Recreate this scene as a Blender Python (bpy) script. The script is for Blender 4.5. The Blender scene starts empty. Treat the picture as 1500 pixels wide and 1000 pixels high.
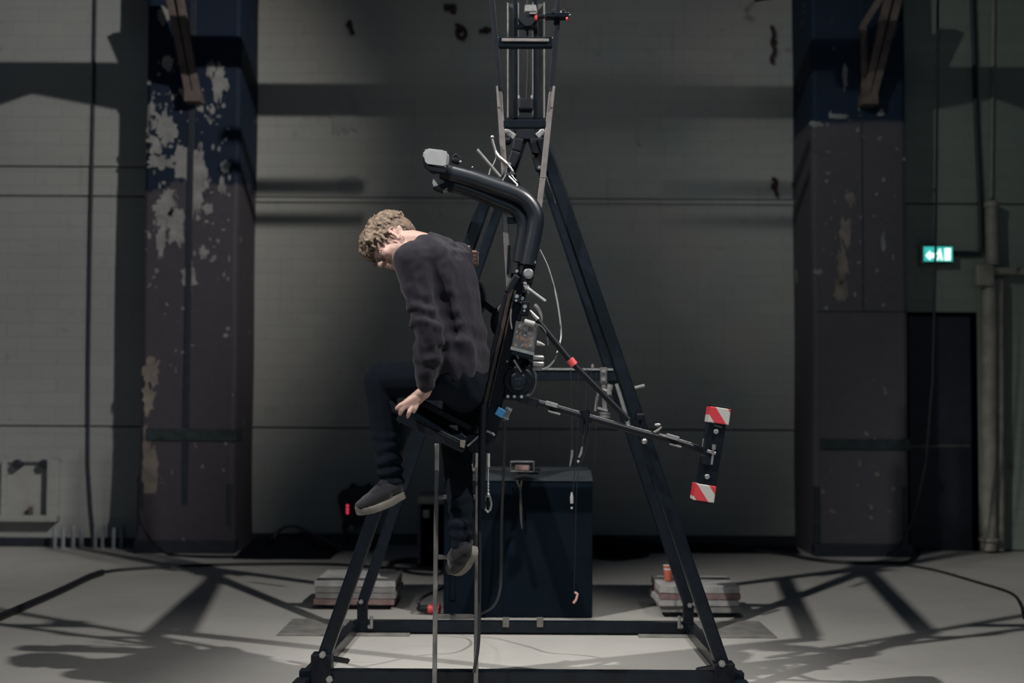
import bpy, bmesh, math, random
from mathutils import Vector, Matrix, Euler, noise

random.seed(7)
SC = bpy.context.scene
COL = SC.collection

# ------------------------------------------------------------------ camera
F = 1900.0
CAMZ = 1.2
PITCH = math.atan(90.0 / F)
ROLL = math.radians(0.3)
cam = bpy.data.cameras.new('camera')
cam.sensor_width = 36.0
cam.lens = 36.0 * F / 1500.0
cam.clip_end = 100
cam.dof.use_dof = True
cam.dof.focus_distance = 5.5
cam.dof.aperture_fstop = 1.6
camo = bpy.data.objects.new('camera', cam)
COL.objects.link(camo)
CM = Matrix.Translation((0, 0, CAMZ)) @ Matrix.Rotation(math.pi / 2 + PITCH, 4, 'X') @ Matrix.Rotation(ROLL, 4, 'Z')
camo.matrix_world = CM
SC.camera = camo

# ------------------------------------------------------------------ view, world, lamps
SC.view_settings.view_transform = 'Standard'
SC.view_settings.look = 'None'
SC.view_settings.gamma = 1.0
SC.view_settings.exposure = 0.0
SC.view_settings.use_curve_mapping = False

w = bpy.data.worlds.new('world')
SC.world = w
w.use_nodes = True
bg = w.node_tree.nodes['Background']
bg.inputs[0].default_value = (0.22, 0.45, 1.0, 1)
bg.inputs[1].default_value = 0.016


def lamp(name, loc, target, energy, color, size=0.12, angle=100, blend=0.5):
    l = bpy.data.lights.new(name, 'SPOT')
    l.energy = energy
    l.color = color
    l.shadow_soft_size = size
    l.spot_size = math.radians(angle)
    l.spot_blend = blend
    o = bpy.data.objects.new(name, l)
    COL.objects.link(o)
    o.location = loc
    o.rotation_euler = (Vector(target) - Vector(loc)).to_track_quat('-Z', 'Y').to_euler()
    return o


lamp('stage_spot', (3.1, 3.4, 6.0), (-2.9, 5.5, 0.0), 1450, (1.0, 0.97, 0.92), 0.045, 64, 0.6)
lamp('stage_spot', (-3.2, 3.2, 6.0), (3.1, 5.4, 0.0), 1650, (1.0, 0.97, 0.92), 0.045, 64, 0.6)
lamp('stage_spot', (0.15, 4.9, 6.6), (0.05, 5.0, 0.0), 340, (1.0, 0.97, 0.94), 0.25, 56, 0.8)
lamp('wall_fill', (2.6, 4.2, 6.0), (-5.2, 10.75, 2.4), 1560, (1.0, 0.97, 0.92), 0.05, 44, 0.8)  # added lamp: lights the left wall, which the stage spots barely reach
lamp('wall_fill', (-2.6, 4.2, 6.0), (5.4, 10.75, 2.4), 420, (0.95, 1.0, 0.95), 0.05, 44, 0.8)  # added lamp: weaker counterpart for the right wall
lamp('wall_fill', (0.6, 3.5, 6.3), (1.2, 11.0, 3.6), 225, (0.92, 0.98, 1.0), 1.1, 36, 0.9)  # added lamp: brightens the centre wall from above the rig
al = bpy.data.lights.new('front_fill', 'AREA')  # added cool fill far behind the camera, lifts the walls
al.energy = 65
al.size = 5.0
al.color = (0.66, 0.86, 1.0)
ao = bpy.data.objects.new('front_fill', al)
COL.objects.link(ao)
ao.location = (0, -7.0, 2.9)
ao.rotation_euler = (Vector((0, 11, 2.2)) - ao.location).to_track_quat('-Z', 'Y').to_euler()


# ------------------------------------------------------------------ helpers
def W(px, py, Y):
    """Point at depth Y that the photograph shows at pixel (px, py)."""
    d = CM.to_3x3() @ Vector(((px - 750.0) / F, (500.0 - py) / F, -1.0))
    return Vector((0, 0, CAMZ)) + d * (Y / d.y)


def G(px, py, z=0.0):
    """Point of the floor (height z) at pixel (px, py)."""
    d = CM.to_3x3() @ Vector(((px - 750.0) / F, (500.0 - py) / F, -1.0))
    return Vector((0, 0, CAMZ)) + d * ((z - CAMZ) / d.z)


def empty(name, loc, label, cat, group=None):
    o = bpy.data.objects.new(name, None)
    COL.objects.link(o)
    o.location = loc
    o.empty_display_size = 0.1
    o['label'] = label
    o['category'] = cat
    if group:
        o['group'] = group
    return o


def tag(o, label=None, cat=None, group=None, kind=None):
    if label:
        o['label'] = label
    if cat:
        o['category'] = cat
    if group:
        o['group'] = group
    if kind:
        o['kind'] = kind
    return o


def link_mesh(name, me, m, parent=None):
    o = bpy.data.objects.new(name, me)
    COL.objects.link(o)
    if m is not None and len(me.materials) == 0:
        me.materials.append(m)
    if parent is not None:
        o.parent = parent
        p = parent
        off = Vector((0, 0, 0))
        while p is not None:
            off = off + p.location
            p = p.parent
        # children keep world coordinates in their meshes
        if parent.type == 'EMPTY':
            o.location = -parent.location
        else:
            o.location = (0, 0, 0)
    return o


SPLIT = {'bolt', 'stud', 'collar', 'arm_bolt', 'clamp_bolt', 'clamp_block', 'clamp', 'knuckle_pin', 'turnbuckle', 'red_collar',
         'worn_edge', 'seat_bead', 'lever_pin', 'cable_tail', 'metal_plug', 'thumb_screw', 'lace', 'yoke', 'hub_cap', 'strap'}


def islands(bm, gap=0.003):
    """Loose pieces of a bmesh, those that touch taken together."""
    seen, out = set(), []
    for v in bm.verts:
        if v in seen:
            continue
        st, comp = [v], []
        seen.add(v)
        while st:
            a = st.pop()
            comp.append(a)
            for e in a.link_edges:
                b = e.other_vert(a)
                if b not in seen:
                    seen.add(b)
                    st.append(b)
        lo = [min(c.co[k] for c in comp) - gap for k in range(3)]
        hi = [max(c.co[k] for c in comp) + gap for k in range(3)]
        out.append((comp, lo, hi))
    merged = True
    while merged:
        merged = False
        for i in range(len(out)):
            for j in range(i + 1, len(out)):
                if all(out[i][1][k] <= out[j][2][k] and out[j][1][k] <= out[i][2][k] for k in range(3)):
                    out[i] = (out[i][0] + out[j][0], [min(out[i][1][k], out[j][1][k]) for k in range(3)], [max(out[i][2][k], out[j][2][k]) for k in range(3)])
                    out.pop(j)
                    merged = True
                    break
            if merged:
                break
    return [o[0] for o in out]


def obj(name, bm, m, parent=None, smooth=False):
    bmesh.ops.recalc_face_normals(bm, faces=bm.faces)
    if name in SPLIT and parent is not None:
        parts = islands(bm)
        for comp in parts[1:]:
            b2 = B()
            mp = {v: b2.verts.new(v.co) for v in comp}
            for f in {f for v in comp for f in v.link_faces}:
                b2.faces.new([mp[v] for v in f.verts])
            _obj(name, b2, m, parent, smooth)
        for comp in parts[1:]:
            bmesh.ops.delete(bm, geom=comp, context='VERTS')
    return _obj(name, bm, m, parent, smooth)


def _obj(name, bm, m, parent=None, smooth=False):
    me = bpy.data.meshes.new(name)
    bm.to_mesh(me)
    bm.free()
    if smooth:
        for p in me.polygons:
            p.use_smooth = True
        try:
            me.set_sharp_from_angle(angle=math.radians(40))
        except Exception:
            pass
    return link_mesh(name, me, m, parent)


def B():
    return bmesh.new()


def frame_axes(d, up=Vector((0, 1, 0))):
    d = d.normalized()
    if abs(d.dot(up)) > 0.98:
        up = Vector((0, 0, 1)) if abs(d.z) < 0.9 else Vector((1, 0, 0))
    s = d.cross(up).normalized()
    u = s.cross(d).normalized()
    return d, s, u


def bar(bm, p0, p1, ws, wu, up=Vector((0, 1, 0)), bev=0.0):
    """Box beam p0-p1; ws across (perpendicular to up), wu along up."""
    p0, p1 = Vector(p0), Vector(p1)
    d, s, u = frame_axes(p1 - p0, Vector(up))
    vs = []
    for p in (p0, p1):
        for a, b in ((-1, -1), (1, -1), (1, 1), (-1, 1)):
            vs.append(bm.verts.new(p + s * (a * ws / 2) + u * (b * wu / 2)))
    fs = [(0, 1, 2, 3), (7, 6, 5, 4), (0, 4, 5, 1), (1, 5, 6, 2), (2, 6, 7, 3), (3, 7, 4, 0)]
    faces = [bm.faces.new([vs[i] for i in f]) for f in fs]
    if bev > 0:
        es = set()
        for f in faces:
            for e in f.edges:
                es.add(e)
        bmesh.ops.bevel(bm, geom=list(es), offset=bev, segments=2, affect='EDGES', profile=0.5)


def box(bm, c, size, rot=None, bev=0.0):
    c = Vector(c)
    R = rot.to_matrix() if isinstance(rot, Euler) else (rot if rot is not None else Matrix.Identity(3))
    p0 = c - R @ Vector((0, 0, size[2] / 2))
    p1 = c + R @ Vector((0, 0, size[2] / 2))
    d = (p1 - p0).normalized()
    s = R @ Vector((1, 0, 0))
    u = R @ Vector((0, 1, 0))
    vs = []
    for p in (p0, p1):
        for a, b in ((-1, -1), (1, -1), (1, 1), (-1, 1)):
            vs.append(bm.verts.new(p + s * (a * size[0] / 2) + u * (b * size[1] / 2)))
    fs = [(3, 2, 1, 0), (4, 5, 6, 7), (0, 1, 5, 4), (1, 2, 6, 5), (2, 3, 7, 6), (3, 0, 4, 7)]
    faces = [bm.faces.new([vs[i] for i in f]) for f in fs]
    if bev > 0:
        es = set()
        for f in faces:
            for e in f.edges:
                es.add(e)
        bmesh.ops.bevel(bm, geom=list(es), offset=bev, segments=2, affect='EDGES', profile=0.5)


def cbox(bm, x0, x1, y0, y1, z0, z1, bev=0.0):
    box(bm, ((x0 + x1) / 2, (y0 + y1) / 2, (z0 + z1) / 2), (x1 - x0, y1 - y0, z1 - z0), None, bev)


def tube(bm, pts, r, seg=8, cap=True, closed=False):
    pts = [Vector(p) for p in pts]
    n = len(pts)
    rr = r if isinstance(r, (list, tuple)) else [r] * n
    rings = []
    ref = None
    for i, p in enumerate(pts):
        if closed:
            t = pts[(i + 1) % n] - pts[i - 1]
        elif i == 0:
            t = pts[1] - pts[0]
        elif i == n - 1:
            t = pts[-1] - pts[-2]
        else:
            t = (pts[i + 1] - p).normalized() + (p - pts[i - 1]).normalized()
        if t.length < 1e-9:
            t = Vector((0, 0, 1))
        t.normalize()
        if ref is None:
            ref = t.orthogonal().normalized()
        ref = (ref - t * ref.dot(t))
        if ref.length < 1e-6:
            ref = t.orthogonal()
        ref.normalize()
        b = t.cross(ref)
        rings.append([bm.verts.new(p + (ref * math.cos(2 * math.pi * k / seg) + b * math.sin(2 * math.pi * k / seg)) * rr[i]) for k in range(seg)])
    m = n if closed else n - 1
    for i in range(m):
        a, c = rings[i], rings[(i + 1) % n]
        for k in range(seg):
            bm.faces.new([a[k], a[(k + 1) % seg], c[(k + 1) % seg], c[k]])
    if cap and not closed:
        bm.faces.new(rings[0][::-1])
        bm.faces.new(rings[-1])


def spline(pts, n=6):
    """Catmull-Rom through the points."""
    pts = [Vector(p) for p in pts]
    P = [pts[0] * 2 - pts[1]] + pts + [pts[-1] * 2 - pts[-2]]
    out = []
    for i in range(1, len(P) - 2):
        a, b, c, d = P[i - 1], P[i], P[i + 1], P[i + 2]
        for k in range(n):
            t = k / n
            out.append(0.5 * ((2 * b) + (c - a) * t + (2 * a - 5 * b + 4 * c - d) * t * t + (3 * b - a - 3 * c + d) * t ** 3))
    out.append(pts[-1])
    return out


def disc(bm, c, axis, r, h, seg=20, bev=0.0):
    axis = Vector(axis).normalized()
    c = Vector(c)
    if bev > 0:
        tube(bm, [c - axis * h / 2, c - axis * (h / 2 - bev), c + axis * (h / 2 - bev), c + axis * h / 2], [r - bev, r, r, r - bev], seg)
    else:
        tube(bm, [c - axis * h / 2, c + axis * h / 2], r, seg)


def ball(bm, c, r, su=10, sv=7):
    c = Vector(c)
    mt = Matrix.Translation(c) @ (Matrix.Diagonal((r[0], r[1], r[2], 1)) if isinstance(r, (tuple, list)) else Matrix.Diagonal((r, r, r, 1)))
    bmesh.ops.create_uvsphere(bm, u_segments=su, v_segments=sv, radius=1.0, matrix=mt)


def prism(bm, pts, off):
    """Polygon pts (3D, planar) pushed along off."""
    off = Vector(off)
    a = [bm.verts.new(Vector(p)) for p in pts]
    b = [bm.verts.new(Vector(p) + off) for p in pts]
    bm.faces.new(a[::-1])
    bm.faces.new(b)
    n = len(a)
    for i in range(n):
        bm.faces.new([a[i], a[(i + 1) % n], b[(i + 1) % n], b[i]])


# ------------------------------------------------------------------ materials
def _nodes(name):
    m = bpy.data.materials.new(name)
    m.use_nodes = True
    nt = m.node_tree
    return m, nt, nt.nodes['Principled BSDF']


def N(nt, t, **kw):
    n = nt.nodes.new(t)
    for k, v in kw.items():
        setattr(n, k, v)
    return n


def mat(name, col, rough=0.6, metal=0.0, var=0.25, scale=12.0, bump=0.0, bscale=60.0, spec=0.5, stretch=None, coat=0.0):
    m, nt, p = _nodes(name)
    tc = N(nt, 'ShaderNodeTexCoord')
    mp = N(nt, 'ShaderNodeMapping')
    if stretch:
        mp.inputs['Scale'].default_value = stretch
    nt.links.new(tc.outputs['Object'], mp.inputs['Vector'])
    nz = N(nt, 'ShaderNodeTexNoise')
    nz.inputs['Scale'].default_value = scale
    nz.inputs['Detail'].default_value = 6
    nt.links.new(mp.outputs[0], nz.inputs['Vector'])
    r = N(nt, 'ShaderNodeValToRGB')
    r.color_ramp.elements[0].position = 0.3
    r.color_ramp.elements[1].position = 0.7
    r.color_ramp.elements[0].color = tuple(c * (1 - var) for c in col) + (1,)
    r.color_ramp.elements[1].color = tuple(min(1, c * (1 + var)) for c in col) + (1,)
    nt.links.new(nz.outputs['Fac'], r.inputs[0])
    nt.links.new(r.outputs[0], p.inputs['Base Color'])
    p.inputs['Roughness'].default_value = rough
    p.inputs['Metallic'].default_value = metal
    p.inputs['Specular IOR Level'].default_value = spec
    p.inputs['Coat Weight'].default_value = coat
    if bump > 0:
        n2 = N(nt, 'ShaderNodeTexNoise')
        n2.inputs['Scale'].default_value = bscale
        n2.inputs['Detail'].default_value = 4
        nt.links.new(mp.outputs[0], n2.inputs['Vector'])
        bp = N(nt, 'ShaderNodeBump')
        bp.inputs['Strength'].default_value = bump
        bp.inputs['Distance'].default_value = 0.01
        nt.links.new(n2.outputs['Fac'], bp.inputs['Height'])
        nt.links.new(bp.outputs[0], p.inputs['Normal'])
    return m


def emit(name, col, strength):
    m, nt, p = _nodes(name)
    p.inputs['Base Color'].default_value = (0.02, 0.02, 0.02, 1)
    p.inputs['Emission Color'].default_value = tuple(col) + (1,)
    p.inputs['Emission Strength'].default_value = strength
    return m


def math_node(nt, op, a, b=None, clamp=False):
    n = N(nt, 'ShaderNodeMath', operation=op)
    n.use_clamp = clamp
    for i, v in enumerate((a, b)):
        if v is None:
            continue
        if isinstance(v, (int, float)):
            n.inputs[i].default_value = v
        else:
            nt.links.new(v, n.inputs[i])
    return n.outputs[0]


def mixc(nt, fac, a, b):
    n = N(nt, 'ShaderNodeMix', data_type='RGBA')
    if isinstance(fac, (int, float)):
        n.inputs[0].default_value = fac
    else:
        nt.links.new(fac, n.inputs[0])
    for idx, v in ((6, a), (7, b)):
        if isinstance(v, (tuple, list)):
            n.inputs[idx].default_value = tuple(v)[:3] + (1,)
        else:
            nt.links.new(v, n.inputs[idx])
    return n.outputs[2]


def noise_tex(nt, vec, scale, detail=6, rough=0.6, stretch=None):
    if stretch:
        mp = N(nt, 'ShaderNodeMapping')
        mp.inputs['Scale'].default_value = stretch
        nt.links.new(vec, mp.inputs['Vector'])
        vec = mp.outputs[0]
    n = N(nt, 'ShaderNodeTexNoise')
    n.inputs['Scale'].default_value = scale
    n.inputs['Detail'].default_value = detail
    n.inputs['Roughness'].default_value = rough
    nt.links.new(vec, n.inputs['Vector'])
    return n.outputs['Fac']


def smooth_step(nt, v, lo, hi):
    n = N(nt, 'ShaderNodeMapRange')
    n.interpolation_type = 'SMOOTHSTEP'
    n.inputs['From Min'].default_value = lo
    n.inputs['From Max'].default_value = hi
    nt.links.new(v, n.inputs['Value'])
    return n.outputs['Result']


def bump_to(nt, p, h, strength, dist=0.01):
    bp = N(nt, 'ShaderNodeBump')
    bp.inputs['Strength'].default_value = strength
    bp.inputs['Distance'].default_value = dist
    nt.links.new(h, bp.inputs['Height'])
    nt.links.new(bp.outputs[0], p.inputs['Normal'])


def wall_mat(name, base, cool):
    """Old painted masonry: faint block courses, blotches, streaks."""
    m, nt, p = _nodes(name)
    tc = N(nt, 'ShaderNodeTexCoord')
    v = tc.outputs['Object']
    sx = N(nt, 'ShaderNodeSeparateXYZ')
    nt.links.new(v, sx.inputs[0])
    cb = N(nt, 'ShaderNodeCombineXYZ')
    nt.links.new(sx.outputs['X'], cb.inputs['X'])
    nt.links.new(sx.outputs['Z'], cb.inputs['Y'])
    br = N(nt, 'ShaderNodeTexBrick')
    br.inputs['Scale'].default_value = 1.0
    br.inputs['Brick Width'].default_value = 0.42
    br.inputs['Row Height'].default_value = 0.115
    br.inputs['Mortar Size'].default_value = 0.006
    br.inputs['Mortar Smooth'].default_value = 0.6
    br.inputs['Color1'].default_value = (1, 1, 1, 1)
    br.inputs['Color2'].default_value = (0.88, 0.88, 0.88, 1)
    br.inputs['Mortar'].default_value = (0.72, 0.72, 0.72, 1)
    nt.links.new(cb.outputs[0], br.inputs['Vector'])
    big = noise_tex(nt, v, 0.9, 5)
    fine = noise_tex(nt, v, 9.0, 8)
    streak = noise_tex(nt, v, 3.0, 4, 0.5, (6, 1, 0.5))
    c = mixc(nt, smooth_step(nt, big, 0.35, 0.65), base, cool)
    mul = N(nt, 'ShaderNodeMix', data_type='RGBA', blend_type='MULTIPLY')
    mul.inputs[0].default_value = 0.42
    nt.links.new(c, mul.inputs[6])
    nt.links.new(br.outputs['Color'], mul.inputs[7])
    c2 = mixc(nt, math_node(nt, 'MULTIPLY', smooth_step(nt, fine, 0.58, 0.78), 0.35), mul.outputs[2], tuple(x * 0.45 for x in base))
    c3 = mixc(nt, math_node(nt, 'MULTIPLY', smooth_step(nt, streak, 0.6, 0.8), 0.3), c2, tuple(x * 0.5 for x in base))
    # rust specks and small dark holes
    rust = noise_tex(nt, v, 2.2, 3)
    c4 = mixc(nt, math_node(nt, 'MULTIPLY', smooth_step(nt, rust, 0.70, 0.76), 0.5), c3, (0.10, 0.045, 0.025))
    nt.links.new(c4, p.inputs['Base Color'])
    p.inputs['Roughness'].default_value = 0.85
    p.inputs['Specular IOR Level'].default_value = 0.2
    h = math_node(nt, 'ADD', math_node(nt, 'MULTIPLY', br.outputs['Fac'], -0.5), math_node(nt, 'MULTIPLY', fine, 0.5))
    bump_to(nt, p, h, 0.35, 0.008)
    return m


def column_mat(name, brown, navy, z_switch, patch_th, z0, z1, x0, x1):
    """Peeling paint: brown below, navy above, pale bare patches between heights z0 and z1."""
    m, nt, p = _nodes(name)
    tc = N(nt, 'ShaderNodeTexCoord')
    v = tc.outputs['Object']
    sx = N(nt, 'ShaderNodeSeparateXYZ')
    nt.links.new(v, sx.inputs[0])
    z, x = sx.outputs['Z'], sx.outputs['X']
    edge = noise_tex(nt, v, 2.5, 5)
    zz = math_node(nt, 'ADD', z, math_node(nt, 'MULTIPLY', math_node(nt, 'SUBTRACT', edge, 0.5), z_switch[1]))
    up = smooth_step(nt, zz, z_switch[0] - 0.03, z_switch[0] + 0.03)
    fine = noise_tex(nt, v, 16, 6)
    br = mixc(nt, fine, tuple(c * 0.8 for c in brown), tuple(c * 1.2 for c in brown))
    nv = mixc(nt, fine, tuple(c * 0.7 for c in navy), tuple(c * 1.3 for c in navy))
    c = mixc(nt, up, br, nv)
    pn = noise_tex(nt, v, 3.6, 7, 0.62, (1.25, 1, 0.8))
    win = math_node(nt, 'MULTIPLY', smooth_step(nt, z, z0 - 0.35, z0 + 0.35), math_node(nt, 'SUBTRACT', 1.0, smooth_step(nt, z, z1 - 0.5, z1 + 0.4)))
    winx = math_node(nt, 'SUBTRACT', 1.0, smooth_step(nt, x, x0, x1))
    pv = math_node(nt, 'ADD', pn, math_node(nt, 'MULTIPLY', math_node(nt, 'SUBTRACT', math_node(nt, 'MULTIPLY', win, winx), 1.0), 0.16))
    patch = smooth_step(nt, pv, patch_th, patch_th + 0.012)
    c = mixc(nt, patch, c, mixc(nt, fine, (0.19, 0.185, 0.18), (0.27, 0.265, 0.26)))
    chips = noise_tex(nt, v, 11, 3, 0.5)
    c = mixc(nt, smooth_step(nt, chips, 0.715, 0.725), c, (0.2, 0.2, 0.19))
    nt.links.new(c, p.inputs['Base Color'])
    p.inputs['Roughness'].default_value = 0.75
    p.inputs['Specular IOR Level'].default_value = 0.25
    bump_to(nt, p, math_node(nt, 'ADD', math_node(nt, 'MULTIPLY', patch, -0.6), math_node(nt, 'MULTIPLY', fine, 0.3)), 0.5, 0.006)
    return m


def floor_mat():
    m, nt, p = _nodes('worn_grey_concrete_floor')
    tc = N(nt, 'ShaderNodeTexCoord')
    v = tc.outputs['Object']
    big = noise_tex(nt, v, 0.8, 6)
    mid = noise_tex(nt, v, 4.5, 7, 0.65)
    fine = noise_tex(nt, v, 40, 4)
    scr = noise_tex(nt, v, 2.2, 6, 0.6, (0.35, 3.5, 1))
    c = mixc(nt, smooth_step(nt, big, 0.3, 0.7), (0.36, 0.35, 0.33), (0.44, 0.43, 0.405))
    c = mixc(nt, math_node(nt, 'MULTIPLY', smooth_step(nt, mid, 0.55, 0.8), 0.45), c, (0.25, 0.24, 0.22))
    c = mixc(nt, math_node(nt, 'MULTIPLY', smooth_step(nt, scr, 0.6, 0.75), 0.4), c, (0.23, 0.22, 0.205))
    c = mixc(nt, math_node(nt, 'MULTIPLY', fine, 0.15), c, (0.3, 0.3, 0.29))
    nt.links.new(c, p.inputs['Base Color'])
    p.inputs['Roughness'].default_value = 0.62
    p.inputs['Specular IOR Level'].default_value = 0.3
    bump_to(nt, p, math_node(nt, 'ADD', mid, math_node(nt, 'MULTIPLY', fine, 0.3)), 0.12, 0.005)
    return m


def cloth_mat(name, col, scale=260, rough=0.95, sheen=0.3, fade=None):
    m, nt, p = _nodes(name)
    tc = N(nt, 'ShaderNodeTexCoord')
    v = tc.outputs['Object']
    n1 = noise_tex(nt, v, 7, 5)
    n2 = noise_tex(nt, v, scale, 3)
    c = mixc(nt, n1, tuple(x * 0.75 for x in col), tuple(x * 1.3 for x in col))
    if fade:
        c = mixc(nt, smooth_step(nt, n1, 0.5, 0.75), c, fade)
    c = mixc(nt, math_node(nt, 'MULTIPLY', n2, 0.35), c, tuple(x * 1.8 for x in col))
    nt.links.new(c, p.inputs['Base Color'])
    p.inputs['Roughness'].default_value = rough
    p.inputs['Specular IOR Level'].default_value = 0.15
    p.inputs['Sheen Weight'].default_value = sheen
    p.inputs['Sheen Roughness'].default_value = 0.5
    bump_to(nt, p, n2, 0.4, 0.002)
    return m


def stripe_mat():
    """Red and white hazard film: broad diagonal stripes."""
    m, nt, p = _nodes('red_white_warning_film')
    tc = N(nt, 'ShaderNodeTexCoord')
    sx = N(nt, 'ShaderNodeSeparateXYZ')
    nt.links.new(tc.outputs['Object'], sx.inputs[0])
    s = math_node(nt, 'ADD', math_node(nt, 'MULTIPLY', sx.outputs['X'], 1.0), math_node(nt, 'MULTIPLY', sx.outputs['Z'], 0.62))
    s = math_node(nt, 'ADD', s, STRIPE_SHIFT)
    t = math_node(nt, 'FRACT', math_node(nt, 'MULTIPLY', s, 1 / 0.088))
    f = math_node(nt, 'GREATER_THAN', t, 0.5)
    c = mixc(nt, f, (0.50, 0.035, 0.05), (0.42, 0.41, 0.395))
    nt.links.new(c, p.inputs['Base Color'])
    p.inputs['Roughness'].default_value = 0.4
    return m


STRIPE_SHIFT = 10.02

M_floor = floor_mat()
M_wallL = wall_mat('cream_painted_brick', (0.30, 0.305, 0.295), (0.275, 0.285, 0.28))
M_wallC = wall_mat('dull_cream_painted_brick', (0.36, 0.345, 0.315), (0.32, 0.325, 0.31))
M_wallR = wall_mat('grey_green_painted_brick', (0.20, 0.22, 0.19), (0.18, 0.21, 0.185))
M_colL = column_mat('peeling_maroon_and_navy_paint', (0.058, 0.051, 0.062), (0.006, 0.013, 0.030), (2.95, 0.9), 0.535, 2.2, 3.9, -2.75, -2.05)
M_colR = column_mat('brown_and_navy_paint', (0.078, 0.073, 0.084), (0.008, 0.018, 0.036), (3.47, 0.06), 0.66, 2.0, 3.2, 2.6, 3.0)
M_band = mat('dark_teal_band_paint', (0.014, 0.024, 0.028), 0.7, var=0.5)
M_dark = mat('dark_grey_steel', (0.0058, 0.0088, 0.0135), 0.30, 0.1, 0.25, 20, 0.05, spec=0.25)
M_rail = mat('bare_brushed_aluminium', (0.22, 0.20, 0.195), 0.38, 0.3, 0.18, 30)
M_railblk = mat('black_wrapped_rail', (0.005, 0.007, 0.012), 0.5, 0.0, 0.3, 30, spec=0.25)
M_black = mat('black_powder_coat', (0.003, 0.0045, 0.009), 0.5, 0.1, 0.3, 25, spec=0.3)
M_gloss = mat('glossy_black_padded_vinyl', (0.007, 0.010, 0.016), 0.38, 0.0, 0.2, 20, 0.05, 30, spec=0.7)
M_silver = mat('bright_zinc', (0.36, 0.355, 0.35), 0.36, 0.7, 0.12, 40)
M_alloy = mat('dull_grey_alloy', (0.28, 0.28, 0.28), 0.38, 0.5, 0.2, 40)
M_greycap = mat('pale_grey_end_cap', (0.30, 0.31, 0.32), 0.55, 0.0, 0.15, 18)
M_cable = mat('black_rubber_cable', (0.003, 0.0045, 0.008), 0.6, 0, 0.2, 20)
M_white = mat('white_plastic_cable', (0.33, 0.33, 0.33), 0.45, 0, 0.1, 30)
M_red = mat('red_tape', (0.62, 0.07, 0.08), 0.5, 0, 0.15, 30)
M_blue = mat('blue_tape', (0.035, 0.20, 0.42), 0.5, 0, 0.15, 30)
M_rust = mat('rusted_iron', (0.045, 0.026, 0.02), 0.9, 0.2, 0.5, 25, 0.3)
M_brown = mat('brown_tarnished_bar', (0.050, 0.036, 0.032), 0.4, 0.5, 0.4, 30, stretch=(1, 1, 0.2))
M_boxface = mat('matt_navy_black_board', (0.0012, 0.0055, 0.011), 0.85, 0, 0.25, 6, 0.05, spec=0.12)
M_boxtop = mat('worn_grey_box_top', (0.020, 0.026, 0.032), 0.7, 0, 0.3, 10)
M_plate = mat('dull_grey_plate', (0.17, 0.165, 0.155), 0.7, 0.0, 0.3, 10)
M_slab = mat('pale_concrete_slab', (0.36, 0.35, 0.345), 0.85, 0, 0.28, 9, 0.3, 70)
M_slab2 = mat('stained_concrete_slab', (0.22, 0.21, 0.205), 0.85, 0, 0.35, 9, 0.3, 70)
M_slabred = mat('red_stained_concrete_slab', (0.22, 0.145, 0.14), 0.85, 0, 0.5, 9, 0.3, 70)
M_cup = mat('orange_paper_cup', (0.52, 0.13, 0.075), 0.6, 0, 0.15, 30)
M_cupw = mat('white_paper_rim', (0.6, 0.58, 0.55), 0.6, 0, 0.05, 30)
M_pipe = mat('cream_painted_pipe', (0.22, 0.205, 0.175), 0.6, 0, 0.25, 8)
M_conduit = mat('dark_conduit', (0.012, 0.016, 0.026), 0.6, 0, 0.3, 12)
M_door = mat('near_black_door', (0.0006, 0.0009, 0.005), 0.9, 0, 0.3, 8, spec=0.02)
M_doorlow = mat('dull_green_kick_panel', (0.14, 0.175, 0.16), 0.7, 0, 0.25, 10)
M_metal_dim = mat('dim_steel', (0.13, 0.124, 0.12), 0.4, 0.25, 0.2, 20)
M_strut = mat('dusty_brown_steel_strut', (0.11, 0.085, 0.075), 0.8, 0.1, 0.35, 10)
M_skin = mat('fair_skin', (0.44, 0.28, 0.235), 0.5, 0, 0.12, 14, 0.05, 200)
M_hair = mat('dark_blond_hair', (0.155, 0.108, 0.074), 0.6, 0, 0.55, 55, 0.6, 140)
M_sweater = cloth_mat('charcoal_knit', (0.0165, 0.015, 0.021), 240, sheen=0.08)
M_jeans = cloth_mat('dark_indigo_denim', (0.0024, 0.0046, 0.0085), 420, sheen=0.0, fade=(0.005, 0.009, 0.015))
M_shoe = cloth_mat('charcoal_suede', (0.0085, 0.0085, 0.011), 200, sheen=0.2)
M_sole = mat('grey_rubber_sole', (0.13, 0.12, 0.105), 0.75, 0, 0.2, 20)
M_bag = cloth_mat('black_cloth', (0.002, 0.003, 0.007), 90, sheen=0.0)
M_peg = mat('pale_grey_peg', (0.20, 0.21, 0.23), 0.6, 0, 0.15, 20)
M_eye = mat('eye_white', (0.5, 0.48, 0.46), 0.3, 0, 0.03, 20)

# ------------------------------------------------------------------ the hall
YL, YC, YR = 10.75, 11.05, 10.75      # wall planes left bay, centre bay, right bay
HZ = 6.2
CLX0, CLX1 = W(205, 600, 10.35).x, W(345, 600, 10.35).x      # left column
CRX0, CRX1 = W(1195, 600, 10.35).x, W(1331, 600, 10.35).x    # right column

bm = B()
cbox(bm, -9, 9, -1.5, 11.6, -0.2, 0.0)
tag(obj('floor', bm, M_floor), 'worn grey concrete hall floor, scuffed and stained', None, None, 'structure')


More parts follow.
